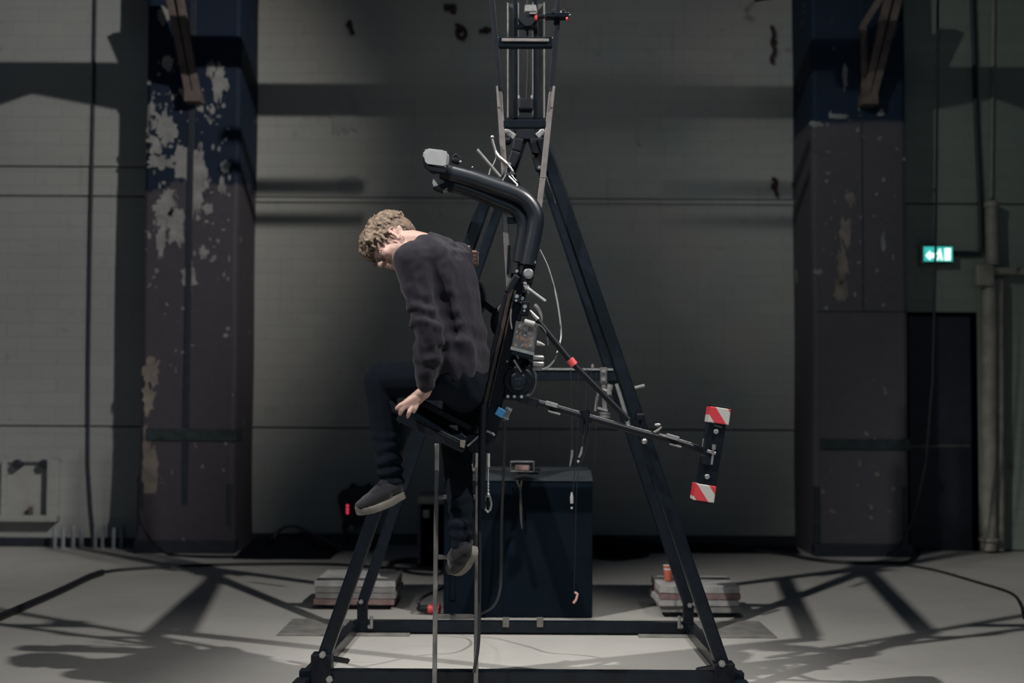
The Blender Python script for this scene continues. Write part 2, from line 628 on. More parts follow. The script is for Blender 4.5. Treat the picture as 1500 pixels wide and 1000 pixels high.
def wall_bay(name, x0, x1, y, m, zs, label, xs=None, hole=None):
    """A bay of wall: backing slab with painted panels proud of it, joints recessed."""
    bm = B()
    cbox(bm, x0, x1, y + 0.03, y + 0.35, 0, HZ)
    root = obj(name, bm, M_conduit)
    tag(root, label, None, None, 'structure')
    xs = xs or [x0, x1]
    for i in range(len(zs) - 1):
        for k in range(len(xs) - 1):
            a, b, c, d = xs[k] + 0.004, xs[k + 1] - 0.004, zs[i] + 0.012, zs[i + 1]
            dy = random.uniform(-0.006, 0.006)
            pieces = [(a, b, c, d)]
            if hole:
                hx0, hx1, hz1 = hole
                pieces = []
                if hx0 > a and c < hz1:
                    pieces.append((a, min(b, hx0), c, d))
                if c < hz1:
                    if hx1 < b:
                        pieces.append((hx1, b, c, d))
                    if d > hz1:
                        pieces.append((max(a, hx0), min(b, hx1), hz1, d))
                else:
                    pieces.append((a, b, c, d))
            for (pa, pb, pc, pd) in pieces:
                if pb - pa < 0.01:
                    continue
                bm = B()
                cbox(bm, pa, pb, y + dy, y + 0.05, pc, pd, 0.005)
                obj('panel', bm, m, root)
    return root


z290 = W(750, 292, YC).z
z627 = W(750, 629, YC).z
wall_bay('wall_back', CLX1 - 0.3, CRX0 + 0.3, YC, M_wallC, [0.0, z627, z290, HZ], 'dull cream painted masonry wall behind the steel rig')
wall_bay('wall_left', -9, CLX0 + 0.3, YL, M_wallL, [0.0, W(80, 625, YL).z, W(80, 288, YL).z, W(80, 245, YL).z, HZ], 'pale lit masonry wall left of the peeling column')
DX0, DX1, DZ = W(1329, 600, YR).x, W(1433, 600, YR).x, W(1380, 457, YR).z
wall_bay('wall_right', CRX1 - 0.3, 9, YR, M_wallR, [0.0, W(1450, 300, YR).z, HZ], 'grey-green masonry wall with the exit door', None, (DX0, DX1, DZ))
# thin ledge along the centre wall joint
bm = B()
cbox(bm, CLX1, CRX0, YC - 0.028, YC + 0.01, z290 - 0.035, z290 + 0.0, 0.004)
tag(obj('trim_1', bm, M_wallC), 'narrow ledge across the middle of the centre wall', None, None, 'structure')
# baseboards: dark tar line at the foot of the walls
bm = B()
cbox(bm, -9, CLX0, YL - 0.03, YL + 0.01, 0, 0.075, 0.004)
tag(obj('baseboard_left', bm, M_conduit), None, None, None, 'structure')
bm = B()
cbox(bm, CLX1, CRX0, YC - 0.03, YC + 0.01, 0, 0.09, 0.004)
tag(obj('baseboard_back', bm, M_conduit), None, None, None, 'structure')


# ---- columns
def column(name, x0, x1, y0, m, label, band_z, seam_x=None, bulge=0.0, side=1):
    bm = B()
    n = 26
    rings = []
    yb = YC + 0.05
    r = 0.035
    for i in range(n + 1):
        z = HZ * (i / n) if i > 8 else 0.9 * i / 8
        if i > 8:
            z = 0.9 + (HZ - 0.9) * (i - 8) / (n - 8)
        b = bulge * max(0.0, 1 - z / 0.9) ** 1.5
        dx = 0.004 * math.sin(z * 3.1 + x0)
        a0, a1, yy = x0 - b + dx, x1 + b * 0.5 + dx, y0 - b * 0.6
        pts = [(a0, yb), (a0, yy + r), (a0 + r * 0.3, yy + r * 0.3), (a0 + r, yy), (a1 - r, yy), (a1 - r * 0.3, yy + r * 0.3), (a1, yy + r), (a1, yb)]
        rings.append([bm.verts.new((px, py, z)) for px, py in pts])
    for i in range(n):
        for k in range(len(pts)):
            k2 = (k + 1) % len(pts)
            bm.faces.new([rings[i][k], rings[i][k2], rings[i + 1][k2], rings[i + 1][k]])
    bm.faces.new(rings[0][::-1])
    bm.faces.new(rings[-1])
    root = obj(name, bm, m)
    tag(root, label, None, None, 'structure')
    bm = B()
    cbox(bm, x0 + 0.05, x1 + 0.006, y0 - 0.012, y0 + 0.25, band_z[0], band_z[1], 0.004)
    obj('paint_band', bm, M_band, root)
    if seam_x:
        bm = B()
        cbox(bm, seam_x - 0.026, seam_x + 0.026, y0 - 0.008, y0 + 0.02, 0.03, HZ, 0.003)
        obj('cover_strip', bm, M_conduit, root)
    # scuffed corner guards at the foot
    for gx in (x0 + 0.02, x1 - 0.04):
        bm = B()
        cbox(bm, gx - 0.02, gx + 0.025, y0 - 0.012, y0 + 0.03, 0.0, 0.55, 0.004)
        obj('corner_guard', bm, M_band, root)
    bm = B()
    cbox(bm, x0 - bulge * 0.6, x1 + 0.02, y0 - 0.035 - bulge * 0.5, y0 + 0.1, 0, 0.10, 0.01)
    obj('plinth', bm, M_conduit, root)
    return root


zb0, zb1 = W(750, 648, 10.35).z, W(750, 630, 10.35).z
column('trim_2', CLX0, CLX1, 10.35, M_colL, 'left column with badly peeling maroon and navy paint', (zb0, zb1), W(273, 600, 10.35).x, 0.03)
zb0, zb1 = W(750, 656, 10.35).z, W(750, 640, 10.35).z
column('trim_3', CRX0 - 0.02, CRX1, 10.35, M_colR, 'right column painted brown below and navy above', (zb0, zb1), None, 0.0)

# bare plaster scars on the columns
def scar(px, py, wpx, hpx, Y, m, name, label, seed, parent=None, n=22):
    rnd = random.Random(seed)
    c = W(px, py, Y)
    s = Y / F
    bm = B()
    pts = []
    n = max(n, int(0.55 * (wpx + hpx) * 1.3))
    for i in range(n):
        a = 2 * math.pi * i / n
        r = 1 + 0.55 * noise.noise((math.cos(a) * 1.7 + seed, math.sin(a) * 1.7, seed * 0.7)) + 0.5 * noise.noise((math.cos(a) * 5 + seed, math.sin(a) * 5, seed)) + rnd.uniform(-0.14, 0.14)
        pts.append(Vector((c.x + math.cos(a) * wpx / 2 * s * r, Y - 0.006, c.z + math.sin(a) * hpx / 2 * s * r)))
    prism(bm, pts, (0, 0.012, 0))
    return obj(name, bm, m, parent)


M_scar = mat('bare_plaster', (0.20, 0.20, 0.195), 0.9, 0, 0.3, 10)
M_scar2 = mat('bare_tan_plaster', (0.17, 0.145, 0.125), 0.9, 0, 0.3, 10)
M_ghost = mat('pale_repair_patch', (0.29, 0.29, 0.28), 0.9, 0, 0.12, 6)
cl = bpy.data.objects['trim_2']
cr = bpy.data.objects['trim_3']
YF = 10.35
for i, (px, py, wx, hy) in enumerate([(243, 190, 26, 52), (228, 215, 18, 22), (236, 238, 38, 20), (287, 268, 24, 96), (242, 300, 34, 40), (258, 330, 26, 50), (277, 407, 20, 44), (236, 352, 12, 44),
                                      (322, 118, 22, 52), (309, 102, 14, 26), (330, 245, 14, 16), (325, 273, 10, 26), (222, 545, 24, 40), (218, 585, 18, 40), (218, 700, 22, 120), (305, 305, 16, 16), (246, 92, 16, 22), (240, 22, 22, 26)]):
    scar(px, py, wx, hy, YF, M_scar if i < 12 or i > 14 else M_scar2, 'bare_patch', '', 11 + i, cl)
for i, (px, py, wx, hy) in enumerate([(1239, 345, 18, 46), (1234, 385, 16, 58), (1231, 425, 18, 36), (1247, 292, 12, 22), (1197, 398, 14, 8), (1294, 355, 6, 30), (1230, 170, 30, 6), (1196, 182, 16, 10), (1290, 166, 10, 8), (1238, 112, 8, 30), (1205, 212, 22, 30), (1310, 646, 24, 6), (1281, 645, 10, 6)]):
    scar(px, py, wx, hy, YF, M_scar2 if i < 4 else M_scar if i != 10 else M_colR, 'bare_patch', '', 51 + i, cr)
# small flakes scattered round the scars
rnd = random.Random(21)
for (x0, x1, y0, y1, cnt, par, mm) in ((215, 340, 90, 420, 90, cl, M_scar), (212, 345, 430, 760, 12, cl, M_scar), (1200, 1325, 150, 460, 34, cr, M_scar), (1205, 1325, 640, 780, 14, cr, M_scar2)):
    bm = B()
    for k in range(cnt):
        c = W(rnd.uniform(x0, x1), rnd.uniform(y0, y1), YF)
        a, b = rnd.uniform(0.006, 0.028), rnd.uniform(0.006, 0.04)
        ph = rnd.uniform(0, 6)
        prism(bm, [Vector((c.x + a * math.cos(ph + t * 1.256) * rnd.uniform(0.4, 1), YF - 0.004, c.z + b * math.sin(ph + t * 1.256) * rnd.uniform(0.4, 1))) for t in range(5)], (0, 0.008, 0))
    tag(obj('paint_flakes', bm, mm, par), None, None, None, 'stuff')
bm = B()
cbox(bm, W(1264, 400, YF).x - 0.004, W(1264, 400, YF).x + 0.004, YF - 0.004, YF + 0.01, W(1264, 455, YF).z, 4.6)
obj('seam', bm, M_conduit, cr)
bm = B()
cbox(bm, W(1196, 400, YF).x, W(1328, 400, YF).x, YF - 0.004, YF + 0.01, W(1264, 457, YF).z, W(1264, 455.4, YF).z)
obj('seam', bm, M_conduit, cr)
wc = bpy.data.objects['wall_back']
scar(506, 166, 40, 62, YC - 0.004, M_ghost, 'repair_patch', '', 91, wc)
scar(515, 272, 34, 26, YC - 0.004, M_ghost, 'repair_patch', '', 93, wc)


# brackets high on the columns: leaning double struts
def bracket(name, pa, pb, pc, Y0, Y1, label):
    foot = W(*pb, Y0)
    t = empty(name, foot, label, 'bracket')
    top = W(*pa, Y1)
    d = (top - foot)
    sx = 0.042
    for k in (-1, 1):
        bm = B()
        bar(bm, foot + Vector((k * sx * 0.75, 0, 0)), top + Vector((k * sx, 0, 0)), 0.055, 0.06, (0, 1, 0), 0.004)
        obj('flange', bm, M_strut, t)
    bm = B()
    bar(bm, foot + Vector((0, 0.03, 0)), top + Vector((0, 0.03, 0)), 0.05, 0.03)
    obj('web', bm, M_conduit, t)
    bm = B()
    box(bm, foot - Vector((0, -0.03, 0.02)), (0.13, 0.14, 0.09), None, 0.006)
    obj('foot_plate', bm, M_strut, t)
    if pc:
        bm = B()
        knee = W(*pc, Y0 - 0.02)
        bar(bm, foot + Vector((-0.03, 0.02, 0)), knee, 0.05, 0.05, (0, 1, 0), 0.004)
        obj('upright', bm, M_strut, t)
        bm = B()
        bar(bm, knee, W(pa[0] - 14, pa[1] + 6, Y1), 0.05, 0.05, (0, 1, 0), 0.004)
        obj('brace', bm, M_strut, t)
    return t


bracket('wall_bracket', (253, -20), (283, 138), None, 10.26, 10.05, 'leaning dusty steel strut high on the left peeling column')
bracket('wall_bracket', (1314, -25), (1273, 142), (1264, 38), 10.26, 10.05, 'leaning double steel strut with brace high on the right column')

# crane beam under the roof, just above the picture: it throws the level shadows on the walls
bm = B()
bar(bm, (-9, 9.3, 4.36), (9, 9.3, 4.36), 0.15, 0.20)
o = obj('trim_4', bm, M_dark)
tag(o, 'overhead steel crane beam crossing the hall above the picture', None, None, 'structure')
for sx in (-1, 1):
    bm = B()
    bar(bm, (sx * 1.75, 9.3, 4.18), (sx * 2.5, 9.3, 4.32), 0.10, 0.10)
    obj('haunch', bm, M_dark, o)
    bm = B()
    bar(bm, (sx * 2.95, 9.3, 4.40), (sx * 2.95, 9.3, 4.56), 0.14, 0.10)
    bar(bm, (sx * 2.85, 9.3, 4.50), (sx * 3.02, 9.3, 4.56), 0.10, 0.10)
    obj('hanger_block', bm, M_dark, o)
    bm = B()
    bar(bm, (sx * 2.55, 9.3, 4.30), (sx * 2.85, 9.3, 4.19), 0.07, 0.08)
    obj('stub_brace', bm, M_dark, o)
tr = empty('shadow_bar', (0, 8.0, 4.18), 'short unseen twin bar added overhead to throw shadow bands on the centre wall', 'truss')  # added out of view, cut short so only the centre wall is banded
for z, r in ((4.36, 0.035), (4.20, 0.03)):
    bm = B()
    tube(bm, [(-0.44, 8.0, z), (0.44, 8.0, z)], r, 10)
    obj('chord', bm, M_alloy, tr, True)

# ---- wall fittings, left
def conduit(name, pts, r, m, label, cat, seg=8):
    bm = B()
    tube(bm, pts, r, seg)
    o = obj(name, bm, m, None, True)
    return tag(o, label, cat)


conduit('wall_cable', [W(140, -20, YL - 0.02), W(137, 150, YL - 0.02), W(133, 330, YL - 0.02), W(130, 520, YL - 0.02), W(129, 680, YL - 0.02), W(133, 745, YL - 0.02), W(138, 792, YL - 0.02)], 0.013, M_conduit, 'dark cable running down the pale left wall', 'cable')

t = empty('wall_recess_box', W(50, 765, YL), 'shallow pale framed box low on the left wall', 'box')
x0, x1, z0, z1 = W(8, 700, YL).x, W(90, 700, YL).x, W(50, 762, YL).z, W(50, 672, YL).z
for (a, b, c, d, dep) in ((x0, x0 + 0.03, z0, z1, 0.10), (x1 - 0.085, x1, z0, z1, 0.10), (x0, x1, z0, z0 + 0.05, 0.12), (x0, x1, z1 - 0.03, z1, 0.05)):
    bm = B()
    cbox(bm, a, b, YL - dep, YL + 0.02, c, d, 0.004)
    obj('frame_side', bm, M_wallL, t)
bm = B()
cbox(bm, x0 + 0.02, x1 - 0.04, YL - 0.02, YL + 0.01, z0 + 0.03, z1 - 0.02, 0.003)
obj('back_panel', bm, M_ghost, t)
for px in (27, 66):
    bm = B()
    disc(bm, W(px, 679, YL - 0.05), (0, 1, 0), 0.037, 0.09, 14, 0.006)
    obj('knob', bm, M_conduit, t)
bm = B()
box(bm, W(45, 748, YL - 0.06), (0.03, 0.04, 0.075), None, 0.006)
obj('latch', bm, M_strut, t)
bm = B()
bar(bm, W(31, 676, YL - 0.05), W(62, 676, YL - 0.05), 0.012, 0.012)
obj('link_rod', bm, M_alloy, t)

# row of short pale posts at the foot of the left wall
for i, (px, lab) in enumerate(((80, 'first from the left'), (92, 'second from the left'), (107, 'third from the left'), (119, 'fourth from the left'), (139, 'fifth from the left'), (150, 'sixth from the left'), (166, 'seventh from the left'), (178, 'rightmost one, beside the column'))):
    p = G(px, 803)
    bm = B()
    h = 0.165 + 0.01 * ((i * 37) % 3)
    tube(bm, [p, p + Vector((0, 0, h - 0.012)), p + Vector((0, 0, h))], [0.017, 0.017, 0.012], 10)
    tube(bm, [p + Vector((0, 0, 0.0005)), p + Vector((0, 0, 0.012))], [0.026, 0.024], 10)
    tag(obj('short_post', bm, M_peg, None, True), 'short pale grey post by the left wall, ' + lab, 'post', 'row of short pale posts')

# rusted hooks and stains on the centre wall
hooks = [(512, 36, [(0, -6), (2, 2), (3, 8), (6, 14)], 'small rusty hook high on the wall, left of the tower'),
         (673, 44, [(-6, -8), (4, -4), (9, 4), (6, 12), (-2, 9), (-4, 0)], 'rusty ring hook on the wall beside the tapering rail'),
         (712, 44, [(-10, 2), (0, 0), (8, 0)], 'short rusty pin on the wall behind the tapering rail'),
         (1133, 62, [(-3, -24), (1, -12), (-2, 0), (2, 12), (-3, 24), (0, 30)], 'tall rusty anchor on the wall left of the right column'),
         (1134, 273, [(-3, -12), (3, -8), (2, 4), (5, 14)], 'rusty hook on the ledge line left of the right column'),
         (1165, 270, [(0, -18), (2, 0), (1, 18)], 'thin rusty spike beside the right column')]
for px, py, pts, lab in hooks:
    bm = B()
    q = [W(px + a, py + b, YC - 0.03) for a, b in pts]
    tube(bm, spline(q, 4), 0.017, 7)
    ball(bm, W(px, py, YC - 0.015), (0.03, 0.025, 0.03))
    tag(obj('wall_hook', bm, M_rust, None, True), lab, 'hook', 'rusty hooks left in the old wall')
bm = B()
box(bm, W(659, 11, YC - 0.02), (0.11, 0.05, 0.05), None, 0.01)
box(bm, W(664, 17, YC - 0.02), (0.05, 0.05, 0.03), None, 0.008)
tag(obj('wall_stub', bm, M_rust), 'dark cut-off iron stub at the top of the wall', 'stub')

# ---- exit door, sign, pipes on the right
dp = YR + 0.10
t = empty('door_1', (DX0, dp, 0), 'near-black exit door with push bar and pale kick panel', 'door')
t['kind'] = 'structure'
del t['category']
bm = B()
cbox(bm, DX0, DX1, dp, dp + 0.05, 0.012, DZ)
obj('leaf', bm, M_door, t)
for a, b, c, d in ((DX0 - 0.005, DX0 + 0.02, 0, DZ), (DX1 - 0.05, DX1 + 0.0, 0, DZ), (DX0, DX1, DZ - 0.03, DZ)):
    bm = B()
    cbox(bm, a, b, YR + 0.005, dp + 0.02, c, d, 0.003)
    obj('jamb', bm, M_door, t)
bm = B()
z0, z1 = W(1370, 802, dp).z + 0.02, W(1370, 739, dp).z
cbox(bm, DX0, W(1420, 700, dp).x, dp - 0.012, dp + 0.01, z0, z1, 0.003)
obj('kick_panel', bm, M_doorlow, t)
xa, xb = W(1395, 700, dp).x, W(1418, 700, dp).x
for k in range(8):
    bm = B()
    zz = z0 + 0.03 + k * (z1 - z0 - 0.05) / 7.5
    cbox(bm, xa, xb, dp - 0.025, dp - 0.008, zz, zz + 0.025, 0.003)
    obj('louvre', bm, M_pipe, t)
bm = B()
cbox(bm, DX0, W(1426, 800, dp).x, dp - 0.02, dp + 0.02, 0.004, 0.022)
obj('threshold', bm, mat('bluish_metal_threshold', (0.10, 0.15, 0.22), 0.3, 0.8), t)
bm = B()
ph = dp - 0.07
tube(bm, [W(1330, 653, ph), W(1418, 653, ph)], 0.011, 8)
tube(bm, [W(1418, 653, ph), W(1418, 653, dp)], 0.011, 8)
pb_ = obj('push_bar', bm, M_metal_dim, t, True)
bm = B()
box(bm, W(1416, 640, dp - 0.02), (0.05, 0.05, 0.16), None, 0.01)
obj('latch_housing', bm, M_metal_dim, pb_)
bm = B()
box(bm, W(1367, 554, dp - 0.01), (0.03, 0.02, 0.02), None, 0.004)
obj('bracket', bm, M_metal_dim, t)

# exit sign: lit green box with white figure, doorway and arrow
sg = YR - 0.10
c0, c1 = W(1353, 362, sg), W(1395, 382, sg)
t = empty('exit_sign', W(1374, 384, sg), 'lit green and white exit sign above the dark door', 'sign')
bm = B()
cbox(bm, c0.x - 0.005, c1.x + 0.005, sg, sg + 0.10, c1.z - 0.012, c0.z + 0.014, 0.006)
obj('housing', bm, M_conduit, t)
bm = B()
cbox(bm, c0.x, c1.x, sg - 0.006, sg + 0.01, c1.z - 0.004, c0.z + 0.004)
face = obj('sign_face', bm, emit('lit_green_sign', (0.03, 0.42, 0.36), 1.25), t)
M_lit = emit('lit_white_pictogram', (0.75, 1.0, 0.97), 1.6)


def sp(px, py):
    return W(px, py, sg - 0.012)


bm = B()   # arrow
prism(bm, [sp(1356, 374), sp(1363, 366.5), sp(1363, 370.5), sp(1369, 370.5), sp(1369, 377.5), sp(1363, 377.5), sp(1363, 381)], (0, 0.008, 0))
obj('arrow', bm, M_lit, face)
bm = B()   # running figure
ball(bm, sp(1376.5, 366.3), (0.0115, 0.005, 0.0115), 10, 6)
prism(bm, [sp(1373.5, 368.6), sp(1378.8, 368.6), sp(1379.8, 375), sp(1374.6, 375)], (0, 0.008, 0))
prism(bm, [sp(1374.6, 375), sp(1377.2, 375), sp(1374, 381), sp(1371.6, 381)], (0, 0.008, 0))
prism(bm, [sp(1377.2, 375), sp(1379.8, 375), sp(1381.2, 381), sp(1378.8, 381)], (0, 0.008, 0))
prism(bm, [sp(1371.2, 372.4), sp(1373.6, 369), sp(1374.4, 370.6), sp(1372.6, 373.6)], (0, 0.008, 0))
obj('running_figure', bm, M_lit, face)
bm = B()   # doorway
prism(bm, [sp(1384, 363.5), sp(1392.5, 363.5), sp(1392.5, 381), sp(1384, 381)], (0, 0.008, 0))
obj('doorway_pictogram', bm, M_lit, face)
bm = B()
prism(bm, [sp(1349.3, 359), sp(1352.6, 357.5), sp(1352.6, 386), sp(1349.3, 384.5), sp(1350.3, 380), sp(1350.3, 364)], (0, 0.09, 0))
obj('end_cap', bm, M_ghost, t)
bm = B()
cbox(bm, W(1368, 372, sg).x, W(1380, 372, sg).x, sg + 0.09, YR + 0.02, c1.z + 0.02, c0.z - 0.02, 0.003)
obj('mounting_block', bm, M_conduit, t)

conduit('sign_conduit', [W(1397, 371, YR - 0.03), W(1418, 371, YR - 0.03), W(1434, 371, YR - 0.03), W(1437, 360, YR - 0.03), W(1436, 300, YR - 0.03), W(1430, 170, YR - 0.03), W(1424, -20, YR - 0.03)], 0.021, M_conduit, 'dark conduit running from the exit sign up the wall', 'conduit')
t = empty('vertical_pipe', G(1455, 806), 'cream vertical pipe right of the dark door', 'pipe')
bm = B()
tube(bm, [W(1449, 806, YR - 0.12), W(1449, 410, YR - 0.12)], 0.062, 14)
obj('pipe_run', bm, M_pipe, t, True)
bm = B()
tube(bm, [W(1463, 806, YR - 0.07), W(1462, 410, YR - 0.07)], 0.05, 12)
obj('pipe_run', bm, M_pipe, t, True)
bm = B()
tube(bm, [W(1454, 388, YR - 0.1), W(1452, 305, YR - 0.1)], 0.052, 14)
obj('pipe_run', bm, M_pipe, t, True)
bm = B()
disc(bm, W(1452, 300, YR - 0.1), (0, 0, 1), 0.062, 0.05, 14, 0.006)
disc(bm, W(1449, 790, YR - 0.12), (0, 0, 1), 0.085, 0.03, 14, 0.006)
obj('collar', bm, M_pipe, t, True)
t = empty('horizontal_pipe', W(1445, 405, YR - 0.1), 'cream pipe running level to the right from a junction box', 'pipe')
bm = B()
tube(bm, [W(1440, 397, YR - 0.1), W(1540, 398, YR - 0.1)], 0.033, 12)
obj('pipe_run', bm, M_pipe, t, True)
bm = B()
box(bm, W(1441, 404, YR - 0.16), (0.14, 0.10, 0.17), None, 0.012)
obj('junction_box', bm, M_pipe, t)
conduit('hanging_cable', [W(1374, -20, 9.7), W(1372, 250, 9.7), W(1370, 400, 9.7), W(1366, 560, 9.75), W(1356, 680, 9.8), W(1344, 735, 9.9), W(1334, 768, 9.95), W(1318, 800, 9.9), W(1300, 812, 9.85)], 0.010, M_cable, 'thin black cable hanging in front of the exit door', 'cable')
conduit('thin_wall_pipe', [W(1456, -20, YR - 0.02), W(1452, 290, YR - 0.03)], 0.012, M_pipe, 'thin pipe on the wall far right above the pipes', 'pipe')

# ------------------------------------------------------------------ floor clutter
YB = G(760, 905).y
t = empty('black_box', G(760, 905), 'big matt black box standing behind the steel rig', 'box')
bx0, bx1 = W(650, 800, YB).x, W(868, 800, YB).x
bz = W(760, 704, YB).z
yb2 = YB + 0.62
bm = B()
cbox(bm, bx0, bx1, YB, yb2, 0.004, bz, 0.006)
obj('body', bm, M_boxface, t)
bm = B()
zt = W(760, 689, YB + 0.16).z
prism(bm, [(bx0, YB - 0.006, bz), (bx0, YB + 0.16, zt), (bx0, yb2, zt), (bx0, yb2, bz)], (bx1 - bx0, 0, 0))
obj('sloped_lid', bm, M_boxtop, t)
bm = B()
cbox(bm, bx0 + 0.04, bx0 + 0.045 + 0.02, YB - 0.008, YB, 0.1, bz - 0.1)
obj('seam_strip', bm, M_boxface, t)
# flat ballast plates under the rear beam
for x0, x1, lab in ((-1.2, -0.52, 'dark flat floor plate under the left end of the rear beam'), (0.66, 1.37, 'dark flat floor plate under the right end of the rear beam')):
    bm = B()
    cbox(bm, x0, x1, 6.72, 7.21, 0.0, 0.008, 0.002)
    tag(obj('floor_plate', bm, M_plate), lab, 'plate')
# small things on the box
c = W(765, 690, YB + 0.1)
bm = B()
cage = [(-0.065, -0.03), (0.065, -0.03), (0.065, 0.03), (-0.065, 0.03)]
for zz in (0.0, 0.055):
    tube(bm, [c + Vector((a, b, zz)) for a, b in cage], 0.003, 5, closed=True)
for a, b in cage:
    tube(bm, [c + Vector((a, b, 0)), c + Vector((a, b, 0.055))], 0.003, 5)
t = empty('circuit_block', c, 'small red and black circuit block on the black box', 'electronics')
obj('cage', bm, M_alloy, t)
bm = B()
box(bm, c + Vector((0, 0, 0.02)), (0.08, 0.035, 0.03), None, 0.004)
obj('board', bm, M_slabred, t)
bm = B()
box(bm, c + Vector((0.07, 0.0, 0.012)), (0.07, 0.03, 0.022), None, 0.004)
obj('module', bm, M_cable, t)
bm = B()
c = W(690, 690, YB + 0.1)
disc(bm, c + Vector((0, 0, 0.008)), (0, 0, 1), 0.028, 0.016, 12, 0.003)
ball(bm, c + Vector((0, 0, 0.028)), (0.012, 0.012, 0.018))
tag(obj('metal_fitting', bm, M_alloy, None, True), 'small dull metal fitting on the left end of the black box', 'fitting')

# dark case left of the box
t = empty('equipment_case', G(637, 832), 'dark upright equipment case beside the black box', 'case')
Yk = G(637, 832).y
a0, a1, zt = W(612, 780, Yk).x, W(660, 780, Yk).x, W(637, 726, Yk).z
bm = B()
cbox(bm, a0 + 0.005, a1, Yk, Yk + 0.45, 0.03, zt - 0.06, 0.006)
obj('body', bm, M_door, t)
bm = B()
cbox(bm, a0 - 0.005, a1 + 0.01, Yk - 0.02, Yk + 0.47, zt - 0.06, zt, 0.008)
obj('lid', bm, M_metal_dim, t)
for xx in (a0 + 0.01, a1 - 0.03):
    bm = B()
    cbox(bm, xx - 0.012, xx + 0.012, Yk - 0.015, Yk + 0.01, 0.03, zt - 0.06, 0.003)
    obj('edge_rail', bm, M_conduit, t)
    for yy in (Yk + 0.05, Yk + 0.4):
        bm = B()
        disc(bm, (xx, yy, 0.015), (0, 0, 1), 0.022, 0.03, 10, 0.003)
        obj('foot', bm, M_cable, t)
bm = B()
box(bm, (a0 + 0.06, Yk - 0.012, zt - 0.13), (0.05, 0.02, 0.06), None, 0.006)
obj('latch', bm, M_metal_dim, t)

# stage light on the floor
g = G(524, 806)
YS = g.y
t = empty('stage_light', g, 'black stage light with red display on the floor', 'lamp')
bm = B()
q = [W(494, 728, YS), W(500, 718, YS), W(511, 716, YS), W(513, 708, YS), W(518, 716, YS), W(532, 716, YS), W(536, 708, YS), W(540, 716, YS), W(548, 720, YS), W(552, 738, YS), W(543, 772, YS), W(504, 772, YS), W(499, 752, YS)]
prism(bm, q, (0, 0.26, 0))
bmesh.ops.bevel(bm, geom=list(bm.edges), offset=0.008, segments=1, affect='EDGES')
hd = obj('head', bm, M_black, t)
bm = B()
for k in range(3):
    box(bm, W(509, 740.5 + 5 * k, YS - 0.006), (0.016, 0.012, 0.019), None, 0.003)
obj('display', bm, emit('red_display', (1.0, 0.05, 0.12), 1.0), hd)
bm = B()
bar(bm, W(505, 765, YS + 0.1), W(505, 800, YS + 0.1), 0.03, 0.08)
bar(bm, W(542, 765, YS + 0.1), W(542, 800, YS + 0.1), 0.03, 0.08)
bar(bm, W(502, 768, YS + 0.1), W(546, 768, YS + 0.1), 0.03, 0.08)
obj('yoke', bm, M_black, t)
bm = B()
cbox(bm, W(500, 800, YS).x, W(548, 800, YS).x, YS - 0.03, YS + 0.27, 0.0, 0.05, 0.01)
obj('base', bm, M_black, t)
bm = B()
box(bm, W(515, 773, YS - 0.01), (0.035, 0.03, 0.05), None, 0.01)
obj('connector', bm, M_metal_dim, t)


# heap of black cloth and loose cables against the wall
def heap(name, pts, y0, y1, m, label, cat, seed):
    """Draped cloth heap: ridge heights given along x."""
    bm = B()
    nx, ny = 48, 14
    g = []
    for i in range(nx + 1):
        f = i / nx
        xx = pts[0][0] + (pts[-1][0] - pts[0][0]) * f
        for k in range(len(pts) - 1):
            if pts[k][0] <= xx <= pts[k + 1][0] + 1e-6:
                u = (xx - pts[k][0]) / max(1e-6, pts[k + 1][0] - pts[k][0])
                hh = pts[k][1] * (1 - u) + pts[k + 1][1] * u
        row = []
        for j in range(ny + 1):
            v = j / ny
            prof = math.sin(math.pi * v) ** 0.7 if 0 < v < 1 else 0
            z = hh * prof
            z *= 1 + 0.35 * noise.noise((xx * 6 + seed, v * 5, seed))
            yy = y0 + (y1 - y0) * v + 0.05 * noise.noise((xx * 4, seed, v * 3))
            row.append(bm.verts.new((xx, yy, max(0.001, z))))
        g.append(row)
    for i in range(nx):
        for j in range(ny):
            bm.faces.new([g[i][j], g[i + 1][j], g[i + 1][j + 1], g[i][j + 1]])
    bmesh.ops.extrude_face_region(bm, geom=[]) if False else None
    bl = []
    for i in range(nx + 1):
        bl.append((g[i][0], g[i][ny]))
    for i in range(nx):
        bm.faces.new([bl[i][0], bl[i][1], bl[i + 1][1], bl[i + 1][0]])
    bm.faces.new([g[0][j] for j in range(ny + 1)])
    bm.faces.new([g[nx][j] for j in range(ny, -1, -1)])
    return tag(obj(name, bm, m, None, True), label, cat)


def gx(px, Y):
    return W(px, 700, Y).x


heap('cloth_heap', [(gx(352, 10.2), 0.03), (gx(375, 10.2), 0.13), (gx(400, 10.2), 0.16), (gx(440, 10.2), 0.15), (gx(465, 10.2), 0.12), (gx(491, 10.2), 0.05)], 9.95, 10.6, M_bag, 'low heap of black cloth on the floor beside the left column', 'cloth', 3)
heap('cloth_heap', [(gx(868, 10.5), 0.10), (gx(900, 10.5), 0.11), (gx(960, 10.5), 0.06), (gx(1060, 10.5), 0.05), (gx(1120, 10.5), 0.035), (gx(1172, 10.5), 0.04)], 10.5, 10.95, M_bag, 'long low strip of black cloth along the centre wall foot', 'cloth', 9)
bm = B()
cbox(bm, gx(868, 10.3), gx(936, 10.3), 10.1, 10.4, 0.0, 0.11, 0.02)
tag(obj('black_case', bm, M_bag), 'flat black case on the floor right of the black box', 'case')


def floor_cable(px, r, m, label, z0=None, cat='cable', name='floor_cable'):
    bm = B()
    tube(bm, spline([G(a, b, r) for a, b in px], 6), r, 7)
    return tag(obj(name, bm, m, None, True), label, cat)


